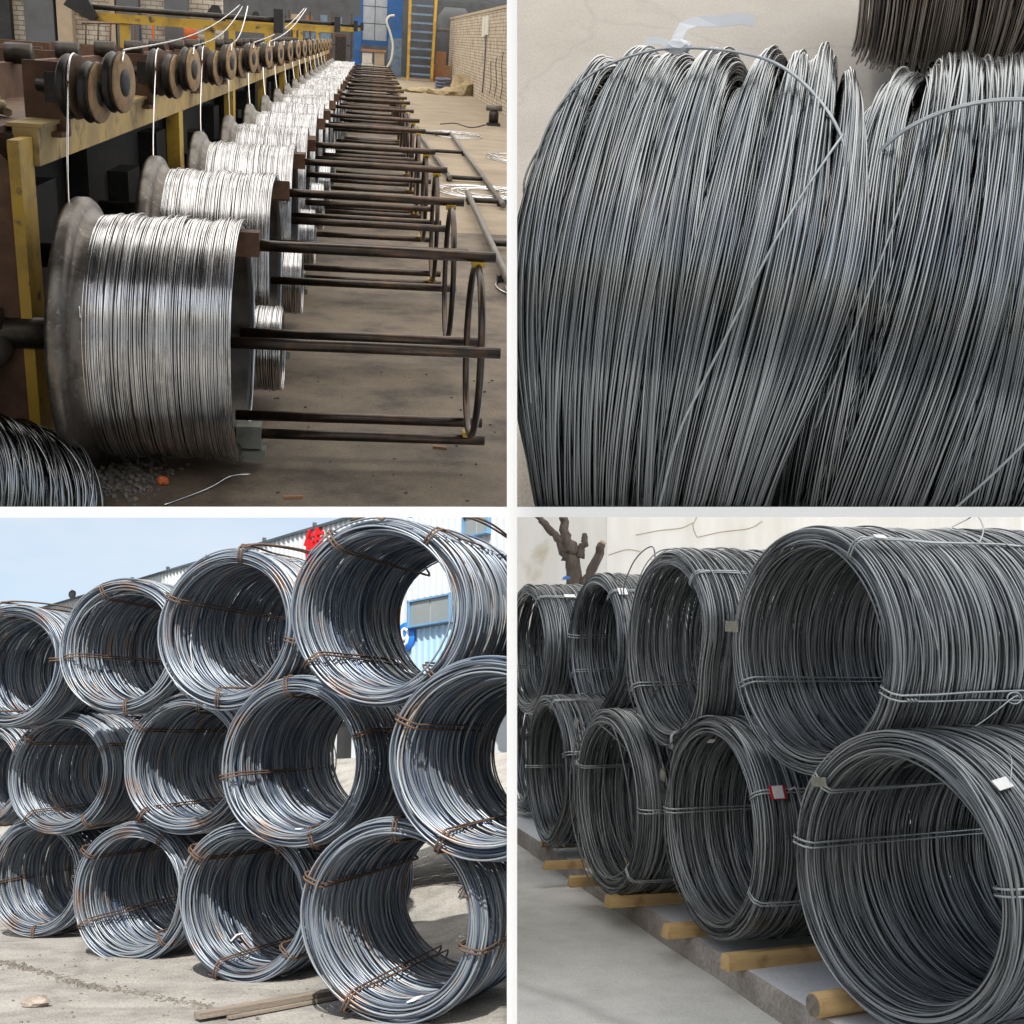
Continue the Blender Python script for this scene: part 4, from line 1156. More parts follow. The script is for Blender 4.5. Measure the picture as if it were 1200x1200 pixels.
MB().lathe([(0, 0), (0, 0.10), (0.06, 0.12), (0.12, 0.09), (0.12, 0)], 14).build('collar', M['flange'], p).matrix_basis = Matrix.Translation((-0.66, -0.03, 0.04))

# guide rail with rollers on the deck behind the pulleys
gr_ = thing('guide_rail', 'rusty guide rail with rollers running along the deck behind the pulleys', 'rail', HALL, (-1.35, 0, 1.41))
MB().span(-0.05, 0.05, 1.2, 62, 0, 0.32).build('rail', M['rust'], gr_)
for k in range(30):
    y = 1.6 + k * 2.0
    o = MB().lathe([(-0.12, 0), (-0.12, 0.10), (0.12, 0.10), (0.12, 0)], 14).build('roller', M['darkiron'], gr_); o.matrix_basis = Matrix.Translation((0.1, y, 0.40))
    if k % 2 == 0:
        MB().span(-0.9, -0.1, y + 0.4, y + 0.5, 0, 0.38).build('cross_plate', M['rust'], gr_)
rg = random.Random(9)
for k in range(9):
    y = 0.4 + k * 1.25
    x = -2.1 - rg.uniform(0, 0.7)
    b_ = thing('bearing_stand', 'rusty bearing stand on the deck, %s from the near end' % ords[k], 'machine part', HALL, (x, y, 1.41), Matrix.Rotation(rg.uniform(-0.1, 0.1), 4, 'Z'), 'bearing stands on the deck')
    h = rg.uniform(0.25, 0.45)
    MB().span(-0.4, 0.35, -0.05, 0.05, 0, h).build('plate', M['rust'], b_, bevel=0.01)
    MB().span(-0.42, 0.37, -0.2, 0.2, 0, 0.04).build('foot_plate', M['rust'], b_)
    o = MB().lathe([(-0.1, 0), (-0.1, 0.09), (0.1, 0.09), (0.1, 0)], 14, 'y').build('bearing', M['darkiron'], b_); o.matrix_basis = Matrix.Translation((0.0, -0.05, h * 0.6))
ch = thing('old_rope', 'coiled greyish rope lying on the deck at the near left edge', 'rope', HALL, (-1.0, 1.0, 1.42))
pp = [(0.32 * math.cos(a) * (1 - 0.02 * a), 0.22 * math.sin(a) * (1 - 0.02 * a), 0.03 + 0.018 * a / 2) for a in np.linspace(0, 20, 70)]
MB().tube(pp, 0.035, 6).build('rope', M['sack'], ch)

# overhead frames
for k, (y, xa, xb, pxs) in enumerate(((11.0, -2.28, 0.66, (-1.62, -0.36)), (22.0, -1.6, 1.25, (-1.2, -0.36)), (36.0, -1.9, 1.5, (-1.4, -0.36)), (50.0, -1.9, 1.6, (-1.4, -0.36)))):
    lab = ['near yellow overhead frame with a bundle of black rollers', 'second yellow overhead frame along the machine', 'third yellow overhead frame along the machine', 'farthest yellow overhead frame along the machine'][k]
    z = 2.12 + (0.0 if k == 0 else 0.08 * k)
    t = thing('overhead_frame', lab, 'frame', HALL, (0, y, 0), None, 'overhead frames over the machine')
    MB().prism([(xa + 0.05, z + 0.13), (xa, z + 0.05), (xa + 0.25, z), (xb, z), (xb, z + 0.13)], 0.2, axis='y', base=-0.1).build('beam', M['yellow'], t)
    for px in pxs:
        MB().span(px - 0.07, px + 0.07, -0.07, 0.07, 1.43, z - 0.002).build('post', M['yellow'], t)
    for q in range(3):
        MB().tube([(xa + 0.1, -0.1 + 0.12 * q, z + 0.20), (xb - 0.02, -0.1 + 0.12 * q, z + 0.20)], 0.04, 10).build('roller', M['darkiron'], t)
    MB().prism([(xa - 0.18, z + 0.20), (xa + 0.2, z + 0.0), (xa + 0.3, z + 0.06), (xa + 0.12, z + 0.42), (xa - 0.02, z + 0.42)], 0.12, axis='y', base=-0.22).build('end_bracket', M['black'], t)
    MB().span(xb - 0.04, xb + 0.10, -0.16, 0.22, z + 0.02, z + 0.36).build('end_bracket', M['black'], t)

# ---- left background: brick cross wall with pillars, clutter
cw = thing('brick_cross_wall', 'pale brick wall with grey and tan pillars behind the machine', 'wall', HALL, (-6, 26, FZ))
def cwspan(x0, x1, y0, y1, z0, z1, n, mt): return MB().span(x0 + 6, x1 + 6, y0 - 26, y1 - 26, z0 - FZ, z1 - FZ).build(n, M[mt], cw)
cwspan(-16, -1.9, 26.2, 26.5, FZ, 5.5, 'brickwork', 'brickcross')
for x0, x1, mt in ((-6.92, -6.18, 'greywall'), (-6.10, -5.72, 'tanpillar'), (-4.75, -4.62, 'tanpillar'), (-4.58, -4.02, 'greywall'), (-3.35, -2.75, 'greywall')):
    cwspan(x0, x1, 25.8, 26.19, FZ, 5.5, 'pillar', mt)
cwspan(-12, -7.3, 25.9, 26.18, FZ, 5.5, 'opening', 'black')  # solid black slab; the darkness of a recess put in as colour
MB().span(0, 0.06, 0, 0.06, 0, 3.2).build('standpipe', M['redorange'], frame=HALL @ Matrix.Translation((-3.62, 25.4, FZ)))
tag(bpy.data.objects['standpipe'], 'thin red standpipe between the grey pillars', 'pipe')
ob = thing('orange_cylinder', 'orange and white cylinder standing before the brick wall', 'cylinder', HALL, (-2.55, 24.8, 1.2))
MB().lathe([(0, 0), (0, 0.16), (0.5, 0.16), (0.5, 0)], 20, 'z').build('lower_part', M['whitebox'], ob)
MB().lathe([(0.501, 0), (0.501, 0.17), (0.95, 0.17), (1.0, 0.1), (1.0, 0)], 20, 'z').build('upper_part', M['redorange'], ob)
cg = thing('wire_cage', 'thin rusty wire cage on the deck by the brick wall', 'cage', HALL, (-4.6, 22, 1.41))
for a in range(5):
    MB().tube([(0.28 * a, 0, 0), (0.28 * a + 0.05, 0, 0.62)], 0.02, 6).build('bar', M['rust'], cg)
for z in (0.1, 0.6):
    MB().tube([(-0.05, 0, z), (1.25, 0, z + 0.08)], 0.02, 6).build('bar', M['rust'], cg)
tk = thing('tank_cart', 'pale canvas covered cart at the left edge of the hall', 'cart', HALL, (-4.1, 9.0, 1.41))
MB().prism([(-0.6, 0.1), (0.5, 0.05), (0.35, 0.35), (-0.1, 0.62), (-0.6, 0.6)], 0.8, axis='y').build('cover', M['tanpillar'], tk, bevel=0.04)
MB().span(-0.7, 0.6, -0.05, 0.85, 0.0, 0.09).build('tray', M['yellow'], tk)

# ---- far end: steel columns, glazed office, ladder, racks, boxes
def far(name, label, cat, x, y, z=FZ): return thing(name, label, cat, HALL, (x, y, z))
t = far('blue_post', 'slim blue steel post beside the far racks', 'column', 0.85, 98)
MB().span(-0.28, 0.28, -0.25, 0.25, 0, 4.6).build('shaft', M['blue'], t); MB().span(-0.45, 0.45, -0.4, 0.4, 0, 1.3).build('sleeve', M['blue'], t)
t = far('blue_column', 'wide blue steel column between the glazed office and the ladder', 'column', 3.98, 99)
MB().span(-0.55, 0.55, -0.4, 0.4, 3.2, 8.0).build('upper_shaft', M['blue'], t); MB().span(-0.56, 0.56, -0.41, 0.41, 0.1, 3.198).build('lower_shaft', M['bluegrey'], t)
t = far('glazed_office', 'blue framed glazed office front at the far end of the hall', 'office', 2.3, 101)
f = MB(); f.span(-1.25, -1.05, -0.1, 0.1, 2.7, 7.5); f.span(1.0, 1.2, -0.1, 0.1, 2.7, 7.5); f.span(-1.25, 1.2, -0.12, 0.12, 2.5, 2.85)
f.build('frame', M['blue'], t)
for i in range(2):
    for j in range(3):
        MB().span(-1.04 + i * 1.04, -0.06 + i * 1.04, -0.03, 0.03, 2.9 + j * 1.35, 4.17 + j * 1.35).build('pane', M['glass'], t)
MB().span(-0.05, -0.01, -0.06, 0.06, 2.86, 7.5).build('mullion', M['greywall'], t)
t = far('step_ladder', 'tall yellow sided ladder with blue grey rungs', 'ladder', 6.1, 97)
for s, x in (('a', -1.02), ('b', 1.02)):
    MB().box((x, 0, 3.3), (0.22, 0.5, 6.8), Matrix.Rotation(0.02 if s == 'b' else 0.0, 3, 'Y')).build('side_rail', M['yellowclean'], t)
for k in range(10):
    MB().span(-0.92, 0.92, -0.25, 0.25, 0.45 + k * 0.66, 0.60 + k * 0.66).build('rung', M['bluegrey'], t)
t = far('carton_stack', 'stack of brown cartons at the foot of the ladder', 'cartons', 8.0, 98)
MB().span(-0.75, 0.65, -0.4, 0.4, 0.0, 1.35).build('carton', M['carton'], t); MB().span(-0.6, 0.25, -0.4, 0.4, 1.36, 2.4).build('carton', M['carton'], t)
t = far('white_boxes', 'pile of off white boxes below the glazed office', 'boxes', 2.2, 97)
for k, (x0, x1, z0, z1) in enumerate(((-0.95, 0.0, 0, 1.1), (0.05, 1.0, 0, 1.0), (0.1, 0.9, 1.02, 2.0), (-0.9, -0.1, 1.12, 1.9))):
    MB().span(x0, x1, -0.4, 0.4, z0, z1).build('box', M['whitebox'] if k != 2 else M['tanpillar'], t)
MB().span(-1.0, 1.05, -0.5, 0.5, 2.02, 2.2).build('cover', M['carton'], t)
t = far('storage_rack', 'dark storage rack with brown goods at the far end', 'rack', -1.6, 99)
for z in (1.0, 2.3, 3.6):
    MB().span(-3.2, 2.0, -0.5, 0.5, z, z + 0.1).build('shelf', M['darkiron'], t)
for x in (-3.2, -1.5, 0.3, 1.9):
    MB().span(x, x + 0.12, -0.52, -0.4, 0, 4.8).build('upright', M['rust'], t)
rg = random.Random(21)
for z in (1.1, 2.4, 3.7):
    for k in range(4):
        x = -3.0 + k * 1.2
        MB().span(x, x + rg.uniform(0.5, 0.9), -0.4, 0.3, z + 0.01, z + rg.uniform(0.5, 0.9)).build('goods', M[rg.choice(['carton', 'rust', 'tanpillar', 'bluegrey'])], t)
t = far('dark_cabinet', 'dark brown cabinet just before the slim blue post', 'cabinet', -0.35, 92)
MB().span(-0.45, 0.45, -0.3, 0.3, 0, 3.2).build('body', M['rust'], t); MB().span(-0.4, 0.4, -0.33, -0.301, 0.1, 3.0).build('door', M['darkiron'], t)
t = far('bent_pipe', 'pale pipe bending out of the wide blue column', 'pipe', 3.3, 96)
pts = [(0.5, 0, 4.9), (0.1, -0.2, 4.8), (-0.1, -0.3, 4.4), (0.2, -0.3, 3.6), (0.45, -0.3, 2.6), (0.3, -0.4, 1.4), (-0.3, -0.4, 0.5)]
MB().tube(pts, 0.09, 8).build('pipe', M['whitebox'], t)
t = far('grey_silo', 'large grey tank behind the brick wall at the far right', 'tank', 9.2, 104)
MB().lathe([(0, 0), (0, 1.5), (5.2, 1.5), (6, 0.9), (6, 0)], 32, 'z').build('shell', M['greywall'], t); MB().lathe([(4.0, 1.505), (4.15, 1.56), (4.3, 1.505)], 32, 'z').build('band', M['railiron'], t)

rw = thing('brick_side_wall', 'cream brick side wall along the right of the hall', 'wall', HALL, (8.75, 42, FZ))
MB().span(0, 0.5, 0, 62, 0, 5.0).build('brickwork', M['brickpale'], rw)
MB().span(-0.05, 0.55, 0, 62, 5.002, 5.15).build('coping', M['tanpillar'], rw)
t = thing('junction_box', 'cream electric boxes high on the brick side wall', 'electric box', HALL, (8.70, 66, 2.7))
MB().span(-0.05, 0.04, -1.6, 0.2, 0, 1.0).build('box', M['whitebox'], t); MB().span(-0.05, 0.04, 0.4, 2.4, -0.1, 1.0).build('box', M['whitebox'], t)
MB().tube([(-0.03, -0.4, 0), (-0.03, -0.6, -1.5), (-0.05, -0.3, -3.2)], 0.04, 6).build('cable', M['cable'], t)
for k in range(4):
    y = 52 + k * 3.1
    tag(MB().tube([(8.68, y, 2.2 - 0.3 * k), (8.67, y + 0.3, 1.2), (8.68, y - 0.4, 0.3), (8.66, y, -0.4)], 0.022, 5).build('hanging_cable', M['black'], frame=HALL), ['nearest dark cable hanging down the cream brick side wall', 'second dark cable on the cream brick side wall from the near end', 'third dark cable on the cream brick side wall from the near end', 'dark cable on the cream brick wall closest to the electric boxes'][k], 'cable', 'cables on the brick side wall')
# heap of sacking, cables, a small pump on the floor
t = thing('sacking_heap', 'heap of dirty sacking and cables against the brick side wall', 'heap', HALL, (6.7, 74, FZ))
for k, (x, y, r, sq) in enumerate(((-1.4, 0, 0.7, (1.6, 1.5, 0.35)), (0.2, -1, 0.8, (1.5, 1.5, 0.45)), (1.4, 1.0, 1.0, (0.9, 1.5, 1.1)), (-2.6, 1, 0.4, (1.4, 1.2, 0.4)))):
    o = lump(30 + k, r, sq).build('sack', M['sack'], t); o.matrix_basis = Matrix.Translation((x, y, 0.1))
for k in range(4):
    MB().tube([(0.3 + 0.5 * math.cos(a), 4 + 1.6 * math.sin(a), 0.2 + 0.2 * k) for a in np.linspace(0, 6.28, 20, endpoint=False)], 0.08, 6, closed=True).build('cable', M['cable'], t)
t = thing('small_pump', 'small black pump standing on the tan floor by the brick wall', 'pump', HALL, (7.35, 44.5, FZ))
MB().span(-0.28, 0.28, -0.28, 0.28, 0, 0.12).build('base', M['black'], t)
MB().lathe([(0.12, 0), (0.12, 0.21), (0.55, 0.21), (0.6, 0.16), (0.6, 0)], 18, 'z').build('body', M['darkiron'], t)
o = MB().lathe([(-0.34, 0), (-0.34, 0.12), (0.34, 0.12), (0.34, 0)], 14, 'x').build('motor', M['railiron'], t); o.matrix_basis = Matrix.Translation((0, 0, 0.72))
tag(MB().tube([(7.0, 44.4, FZ + 0.03), (6.2, 42.0, FZ + 0.03), (5.7, 44.0, FZ + 0.03), (5.0, 43.0, FZ + 0.03)], 0.02, 5).build('cable', M['black'], frame=HALL), 'black cable trailing from the small pump over the floor', 'cable')
tag(MB().tube([(7.2, 35, FZ + 0.03), (6.8, 31.0, FZ + 0.03), (7.0, 28.0, FZ + 0.03), (6.5, 25.0, FZ + 0.03), (6.7, 22, FZ + 0.03)], 0.016, 5).build('cable', M['black'], frame=HALL), 'thin black cable winding over the tan floor by the divider', 'cable')

# floor rack of pipes to the right of the baskets
t = thing('floor_rack', 'low rack of grey pipes lying on the floor right of the baskets', 'rack', HALL, (0, 0, 0))
for a, b in (((3.80, 38.0, -0.94), (4.10, 21.3, -0.94)), ((5.05, 37.0, -0.94), (4.95, 16.5, -0.94)), ((4.30, 18.2, -0.90), (4.08, 5.6, -0.90))):
    MB().tube([a, b], 0.06, 10).build('rail', M['railiron'], t, cut=hcut, cut_frame=HALL)
for x0, x1, y in ((3.85, 5.0, 36.4), (3.95, 5.02, 29.0), (4.08, 5.0, 21.6), (4.2, 6.6, 17.2), (4.15, 6, 11.4)):
    MB().tube([(x0, y, -0.95), (x1, y, -0.95)], 0.055, 10).build('cross_bar', M['darkiron'], t, cut=hcut, cut_frame=HALL)
for x, y in ((4.3, 17.2), (4.95, 17.2), (4.1, 8.4), (4.1, 21.6), (5.0, 29.0)):
    MB().span(x - 0.07, x + 0.07, y - 0.07, y + 0.07, FZ, -0.95).build('foot', M['black'], t, cut=hcut, cut_frame=HALL)
# stray bright wire on the floor
def tangle(x, y, r, n, seed, lab, sq=1.0):
    rg = np.random.default_rng(seed)
    t = MB()
    for k in range(n):
        a0 = rg.uniform(0, 6.28); sp = rg.uniform(2.0, 6.0); rr = r * rg.uniform(0.6, 1.0)
        cx, cy = x + rg.normal() * r * 0.2, y + rg.normal() * r * 0.2 * sq
        t.tube([(cx + rr * math.cos(a), cy + sq * rr * math.sin(a), FZ + 0.02 + 0.01 * k * 0.3) for a in np.linspace(a0, a0 + sp, 20)], 0.014, 5)
    o = t.build('wire_tangle', M['zinc'], frame=HALL, cut=hcut); tag(o, lab, 'scrap wire', 'tangles of scrap wire on the hall floor'); o['kind'] = 'stuff'
tangle(4.9, 19.2, 1.0, 14, 1, 'flat tangle of bright wire lying over the pipe rack', 1.3)
tangle(4.75, 7.6, 0.55, 16, 2, 'small loose coil of bright wire by the dividing wall', 1.6)
tangle(6.6, 29, 0.9, 7, 3, 'scattered bright wire offcuts on the tan floor', 2.2)
tangle(5.2, 37.5, 0.9, 8, 4, 'bright wire scraps at the far end of the pipe rack', 1.6)
tag(MB().tube([(0.72, -0.95, FZ + 0.012), (0.98, -0.62, FZ + 0.02), (1.12, -0.35, FZ + 0.025), (1.26, -0.28, FZ + 0.02)], 0.007, 5).build('wire_offcut', M['zinc'], frame=HALL), 'single bent bright wire offcut on the floor below the nearest spool', 'wire')
# ash, crumbs and an orange stone below the nearest spool
rg = random.Random(6)
mb = MB()
for k in range(420):
    a = rg.random()
    x = 0.28 + rg.gauss(0, 0.16) + 0.10 * a; y = -0.75 + 0.75 * a + rg.gauss(0, 0.12); s = rg.uniform(0.008, 0.035)
    mb.box((x, y, FZ + s * 0.3), (s, s * rg.uniform(0.6, 1.5), s * 0.7), Matrix.Rotation(rg.uniform(0, 3), 3, (rg.random(), rg.random(), 1)))
for k in range(60):
    x = rg.uniform(0.4, 3.8); y = rg.uniform(-1.5, 3.0); s = rg.uniform(0.008, 0.022)
    mb.box((x, y, FZ + s * 0.3), (s, s, s * 0.7), Matrix.Rotation(rg.uniform(0, 3), 3, 'Z'))
o = stuff(mb.build('swarf_crumbs', M['ash'], frame=HALL, cut=hcut)); o['label'] = 'ash and swarf crumbs on the oily floor'
tag(lump(12, 0.045, (1, 0.9, 0.8)).build('orange_stone', M['redorange'], frame=HALL @ Matrix.Translation((0.64, -0.50, FZ + 0.03))), 'small orange stone among the swarf on the floor', 'stone')
tag(MB().span(-0.07, 0.07, -0.012, 0.012, 0, 0.02).build('copper_offcut', M['carton'], frame=HALL @ Matrix.Translation((1.62, -0.72, FZ)) @ Matrix.Rotation(0.1, 4, 'Z')), 'reddish metal offcut on the floor below the nearest basket', 'offcut')
tag(MB().span(-0.06, 0.06, -0.012, 0.012, 0, 0.02).build('copper_offcut', M['carton'], frame=HALL @ Matrix.Translation((2.78, 0.55, FZ)) @ Matrix.Rotation(-0.2, 4, 'Z')), 'reddish metal offcut on the floor under the nearest hoop', 'offcut')
# grey wire coil lying in the near left corner
cdir = Vector((-0.62, -0.70, 0.36)).normalized()
cz_ = cdir; cx_ = Vector((1, 0, 0)); cy_ = cz_.cross(cx_).normalized(); cx_ = cy_.cross(cz_)
rotc = Matrix((( -cz_.x, cx_.x, -cy_.x, 0), (-cz_.y, cx_.y, -cy_.y, 0), (-cz_.z, cx_.z, -cy_.z, 0), (0, 0, 0, 1)))
t = thing('corner_coil', 'grey wire coil lying on the floor in the near left corner', 'wire coil', HALL, (-0.64, -1.34, -0.86), rotc)
V, F = coil_arrays(90, 0.40, 0.60, 0.85, 0.0080, 80, 5, 5.0, 1.3, None, ends=4)
V, F = trim(V, F, t.matrix_basis, hcut)
stuff(put('winding', mesh_np('winding', V, F), M['storewire'], t))
add_ties(t, M['kerbtie'], 0.40, 0.60, 0.85, [math.radians(30), math.radians(170)], r=0.007, cut=hcut)

# ================================================================== STORE BAY: close view of bundled grey wire on a pale floor
scut = CUT['store']
S2 = math.sqrt(0.5)
def s_loc(x, y, z):
    """camera-like directions (right, up, ahead) to the store's own right, ahead, up"""
    return Vector((x, y * S2 + z * S2, y * S2 - z * S2))
m = MB(); m.add([(-0.3, 1.7, -1.82), (2.3, 1.7, -1.82), (2.3, 4.75, -1.82), (-0.3, 4.75, -1.82)], [(0, 1, 2, 3)])
structure(m.build('store_floor', M['storefloor'], frame=STORE, cut=scut))

def store_frame(A, c):
    ax = s_loc(*A).normalized()
    up = s_loc(0, 1, 0); up = (up - ax * up.dot(ax)).normalized()
    yy = up.cross(ax)
    c = s_loc(*c)
    return Matrix(((ax.x, yy.x, up.x, c.x), (ax.y, yy.y, up.y, c.y), (ax.z, yy.z, up.z, c.z), (0, 0, 0, 1)))

def bundle_coil(seed, R, nb, per, r, hw, off, lifts, seg=96, layers=4, topw=0.68, a0=-150, a1=190, cross=0.22, slk=1.0):
    """a coil made of loosely tied bundles; hw and off give half width and sideways shift by angle (0 top, 90 front)"""
    rng = np.random.default_rng(seed)
    ph = np.linspace(rad(a0), rad(a1), seg)
    deg = np.degrees(ph)
    ker = np.hanning(17); ker /= ker.sum()
    sm = lambda a: np.convolve(np.pad(a, 8, mode='edge'), ker, mode='valid')
    H = sm(np.interp(deg, *hw)); O = sm(np.interp(deg, *off))
    Ps = []
    edges = np.cumsum(np.r_[0, rng.uniform(0.8, 1.25, nb)]); edges = edges / edges[-1] * 2 - 1
    for b in range(nb):
        c0 = (edges[b] + edges[b + 1]) / 2; wd = (edges[b + 1] - edges[b]) / 2
        lift = lifts[b % len(lifts)]
        slant = rng.uniform(-0.95, 0.25) * wd * slk
        bow = rng.uniform(-0.6, 0.8) * wd
        phase = rng.uniform(-14, 14)
        for k in range(per):
            v = (k + 0.5) / per * 2 - 1
            lay = rng.integers(0, layers)
            v = v + rng.normal() * 0.05
            top = topw + 0.14 * math.sin(b * 2.1)            # gathered at the top, spread on the face
            q_ = np.clip((deg - 5 - phase) / 80, 0, 1)
            spread = top + (1.22 - top) * q_ * q_ * (3 - 2 * q_)
            spread = np.where(deg < 0, top + 0.3 * np.clip(-deg / 60, 0, 1), spread)
            xr = rng.normal() * cross * wd
            u = (c0 + wd * v * spread) * H + O + (slant * (deg - 60) / 60 + bow * np.sin(rad(1) * deg * 1.6) + xr * np.sin(rad(1) * np.clip(deg - 30, -40, 100) * 0.9)) * H
            u = u + 0.0026 * np.sin(ph * rng.uniform(2, 5) + rng.uniform(0, 6))
            dome = (1 - v * v)
            rho = R - lay * 2.3 * r + lift * np.exp(-((deg - 2) / 34) ** 2) + 0.025 * dome * (0.75 + 0.25 * np.cos(ph - 0.9)) + rng.normal() * 0.0014 + 0.0020 * np.sin(ph * rng.uniform(1, 4) + rng.uniform(0, 6))
            # end bundles curl inwards at the rim
            eo = np.clip((abs(c0 + wd * v) - 0.62) / 0.38, 0, 1)
            rho = rho - 0.058 * eo ** 2
            if rng.random() < 0.05:
                rho = rho + 0.006 + 0.004 * np.sin(ph * 2 + rng.uniform(0, 6))
            Ps.append(np.stack([u, -rho * np.sin(ph), rho * np.cos(ph)], axis=-1))
    # an under-layer of even turns, seen in the clefts between bundles
    for v in np.linspace(-0.86, 0.86, 110):
        u = v * H * 0.92 + O + 0.002 * np.sin(ph * 3 + v * 40)
        rho = R - 0.026 - 0.05 * np.clip((abs(v) - 0.62) / 0.38, 0, 1) ** 2 + rng.normal() * 0.002
        Ps.append(np.stack([u, -rho * np.sin(ph), rho * np.cos(ph)], axis=-1))
    P = np.array(Ps)
    return tubes_np(P, r, 6, False)

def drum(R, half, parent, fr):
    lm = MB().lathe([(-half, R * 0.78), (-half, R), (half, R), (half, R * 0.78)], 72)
    return lm.build('inner_turns', M['black'], parent, cut=scut, cut_frame=fr)  # solid black core; its colour keeps the gaps between wires dark

def on_coil(R, u, deg, lift=0.0):
    a = rad(deg)
    return (u, -(R + lift) * math.sin(a), (R + lift) * math.cos(a))

# front left coil
fr = STORE @ store_frame((0.96, -0.10, -0.25), (0.335, 0.28, 2.10))
t = thing('bundled_coil', 'big grey wire coil tied with a white plastic strip, in bundles', 'wire coil', I4, group='bundled grey wire coils on the pale floor')
t.matrix_basis = fr
R1 = 0.464
V, F = bundle_coil(5, R1, 9, 92, 0.0020, ([-150, 0, 40, 80, 100, 125, 190], [0.225, 0.222, 0.242, 0.250, 0.222, 0.168, 0.145]), ([-150, 0, 60, 90, 125, 190], [0, 0, -0.004, -0.012, -0.028, -0.04]), [0.014, 0.016, 0.008, 0.012, 0.004, 0.014, 0.008, 0.022, 0.010, 0.004])
V, F = trim(V, F, fr, scut)
stuff(put('winding', mesh_np('winding', V, F), M['storewire'], t))
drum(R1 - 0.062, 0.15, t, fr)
tie = [(-0.235, 66, -0.085), (-0.236, 56, -0.066), (-0.215, 47, -0.032), (-0.17, 41, -0.002), (-0.10, 37, 0.016), (-0.03, 36, 0.020), (0.05, 38, 0.018), (0.11, 42, 0.012), (0.165, 48, -0.008), (0.205, 55, -0.034), (0.224, 64, -0.060)]
for k in range(2):
    MB().tube([on_coil(R1, u, d + k * 0.75, l + 0.034 + 0.002 * k) for u, d, l in tie], 0.0021, 6).build('binding_wire', M['kerbtie'], t)
MB().tube([on_coil(R1, u, d, l) for u, d, l in ((0.206, 56, 0.012), (0.188, 63, 0.024), (0.155, 73, 0.034), (0.125, 82, 0.036), (0.06, 101, 0.034), (0.03, 110, 0.034), (0.005, 124, 0.034))], 0.0019, 6).build('stray_wire', M['kerbtie'], t, cut=scut, cut_frame=fr)
MB().tube([on_coil(R1, u, d, l) for u, d, l in ((-0.215, 46, -0.03), (-0.245, 54, -0.045), (-0.252, 63, -0.05), (-0.235, 69, -0.06))], 0.0018, 6).build('stray_wire', M['storewire'], t, cut=scut, cut_frame=fr)
# plastic strip knotted to the tie
def ribbon(pts, w, wdir, name, mat, parent):
    m_ = MB(); vs = []
    for p, q_ in zip(pts, wdir):
        vs += [tuple(Vector(p) - Vector(q_) * w / 2), tuple(Vector(p) + Vector(q_) * w / 2)]
    th = Vector((0, 0.0008, 0))
    n_ = len(vs)
    vs2 = vs + [tuple(Vector(v) + th) for v in vs]
    fs = []
    for i in range(len(pts) - 1):
        a = 2 * i
        fs += [(a, a + 1, a + 3, a + 2), (n_ + a, n_ + a + 2, n_ + a + 3, n_ + a + 1), (a, a + 2, n_ + a + 2, n_ + a), (a + 1, n_ + a + 1, n_ + a + 3, a + 3)]
    fs += [(0, n_, n_ + 1, 1), (n_ - 2, n_ - 1, 2 * n_ - 1, 2 * n_ - 2)]
    m_.add(vs2, fs, False)
    return m_.build(name, mat, parent)
st_ = thing('plastic_strip', 'white plastic strip knotted round the tie wire on top of the big coil', 'strip', I4)
st_.matrix_basis = fr
kx, ky, kz = on_coil(R1, -0.050, 36, 0.056)
ribbon([(kx - 0.004, ky, kz), (kx - 0.002, ky + 0.005, kz + 0.018), (kx + 0.004, ky + 0.012, kz + 0.036), (kx + 0.022, ky + 0.02, kz + 0.046), (kx + 0.055, ky + 0.03, kz + 0.050), (kx + 0.085, ky + 0.035, kz + 0.056), (kx + 0.108, ky + 0.035, kz + 0.052)],
       0.017, [(1, 0, 0.1), (1, 0, 0.0), (0.8, 0, -0.6), (0.25, 0, -0.95), (0.15, 0.1, -1), (0.1, 0.1, -1), (-0.1, 0.1, -1)], 'tail', M['film'], st_)
ribbon([(kx - 0.05, ky - 0.004, kz + 0.006), (kx - 0.03, ky - 0.004, kz + 0.008), (kx - 0.008, ky - 0.004, kz + 0.0)], 0.012, [(0.2, 0, 1), (0.1, 0, 1), (0.1, 0, 1)], 'short_end', M['film'], st_)
kn = lump(44, 0.013, (1.6, 0.9, 0.8)).build('knot', M['film'], st_); kn.matrix_basis = Matrix.Translation((kx, ky, kz))

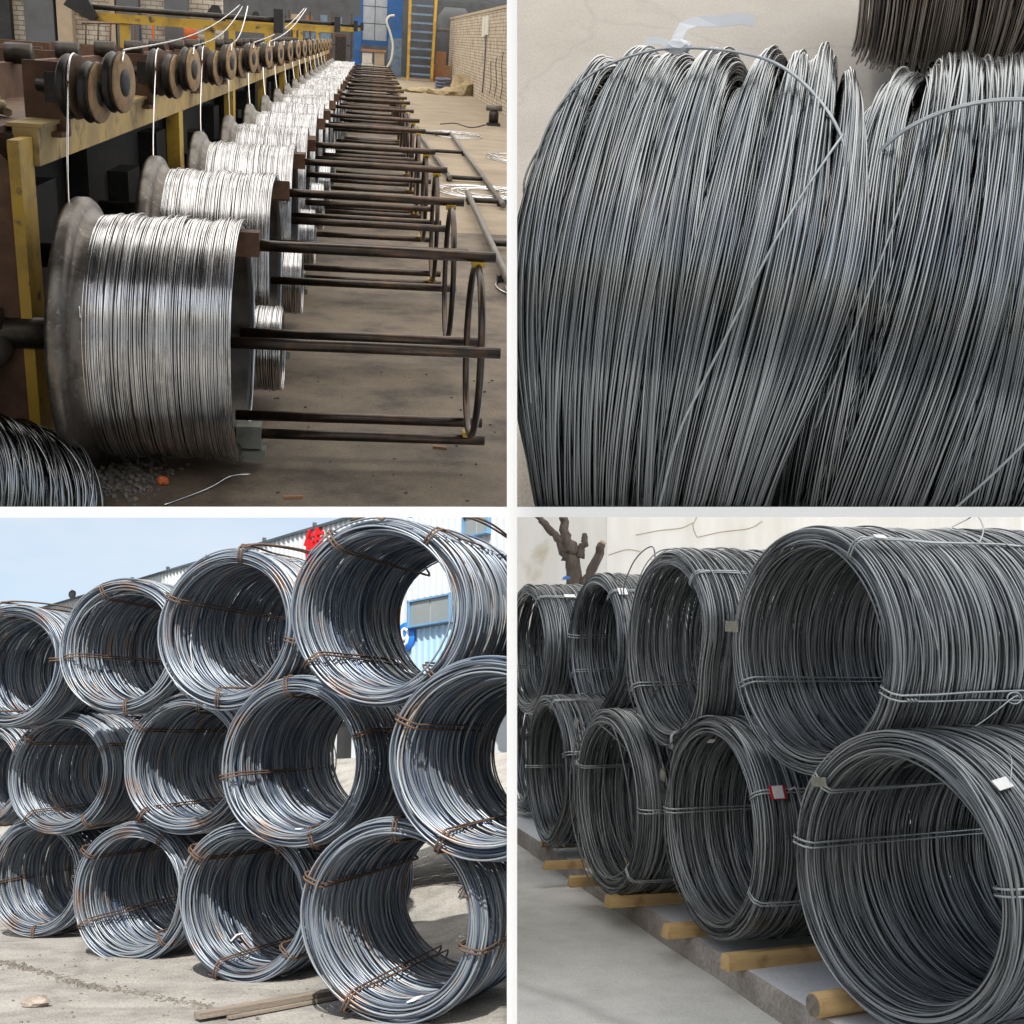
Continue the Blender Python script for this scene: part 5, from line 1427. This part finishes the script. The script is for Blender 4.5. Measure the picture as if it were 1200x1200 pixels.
# front right coil
fr2 = STORE @ store_frame((0.95, -0.10, -0.30), (0.815, 0.250, 2.09))
t = thing('bundled_coil', 'grey wire coil on the right with arched bundle tops and a level tie wire', 'wire coil', I4, group='bundled grey wire coils on the pale floor')
t.matrix_basis = fr2
R2 = 0.470
V, F = bundle_coil(12, R2, 6, 104, 0.0021, ([-150, 0, 40, 80, 100, 125, 190], [0.20, 0.205, 0.222, 0.232, 0.235, 0.24, 0.24]), ([-150, 0, 50, 90, 125, 190], [0.0, 0.012, 0.0, 0.0, -0.045, -0.06]), [0.010, 0.030, 0.026, 0.034, 0.02], cross=0.3, topw=1.12, slk=0.35)
V, F = trim(V, F, fr2, scut)
stuff(put('winding', mesh_np('winding', V, F), M['storewire'], t))
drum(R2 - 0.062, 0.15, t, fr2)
for k in range(2):
    MB().tube([on_coil(R2, u, d + 0.7 * k, l + 0.034 + 0.0015 * k) for u, d, l in ((-0.222, 70, -0.075), (-0.216, 63, -0.050), (-0.18, 56, -0.016), (-0.12, 52, 0.008), (-0.04, 49.5, 0.018), (0.05, 50, 0.018), (0.15, 52, 0.004), (0.22, 58, -0.03))], 0.0021, 6).build('binding_wire', M['kerbtie'], t)
MB().tube([on_coil(R2, u, d, l) for u, d, l in ((-0.135, 54, 0.030), (-0.15, 70, 0.032), (-0.19, 90, 0.032), (-0.235, 108, 0.028))], 0.0017, 6).build('stray_wire', M['kerbtie'], t, cut=scut, cut_frame=fr2)
MB().tube([on_coil(R2, u, d, l) for u, d, l in ((0.10, 96, 0.036), (0.04, 108, 0.036), (-0.05, 122, 0.036), (-0.10, 130, 0.036))], 0.0019, 6).build('stray_wire', M['kerbtie'], t, cut=scut, cut_frame=fr2)

# coil behind
fr3 = STORE @ store_frame((0.97, -0.06, -0.22), (1.44, 1.97, 3.60))
t = thing('bundled_coil', 'brownish wire coil standing behind at the upper edge, only its lower face in view', 'wire coil', I4, group='bundled grey wire coils on the pale floor')
t.matrix_basis = fr3
V, F = bundle_coil(21, 0.60, 6, 40, 0.0036, ([-150, 0, 80, 125, 190], [0.36, 0.36, 0.38, 0.34, 0.32]), ([-150, 190], [0.0, 0.0]), [0.02, 0.03, 0.015], seg=48)
stuff(put('winding', mesh_np('winding', V, F), M['brownwire'], t))
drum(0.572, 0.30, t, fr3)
MB().tube([on_coil(0.6, u, d, l) for u, d, l in ((-0.37, 60, 0.0), (-0.2, 50, 0.02), (0.1, 48, 0.02), (0.37, 60, 0.0))], 0.004, 6).build('binding_wire', M['kerbtie'], t)
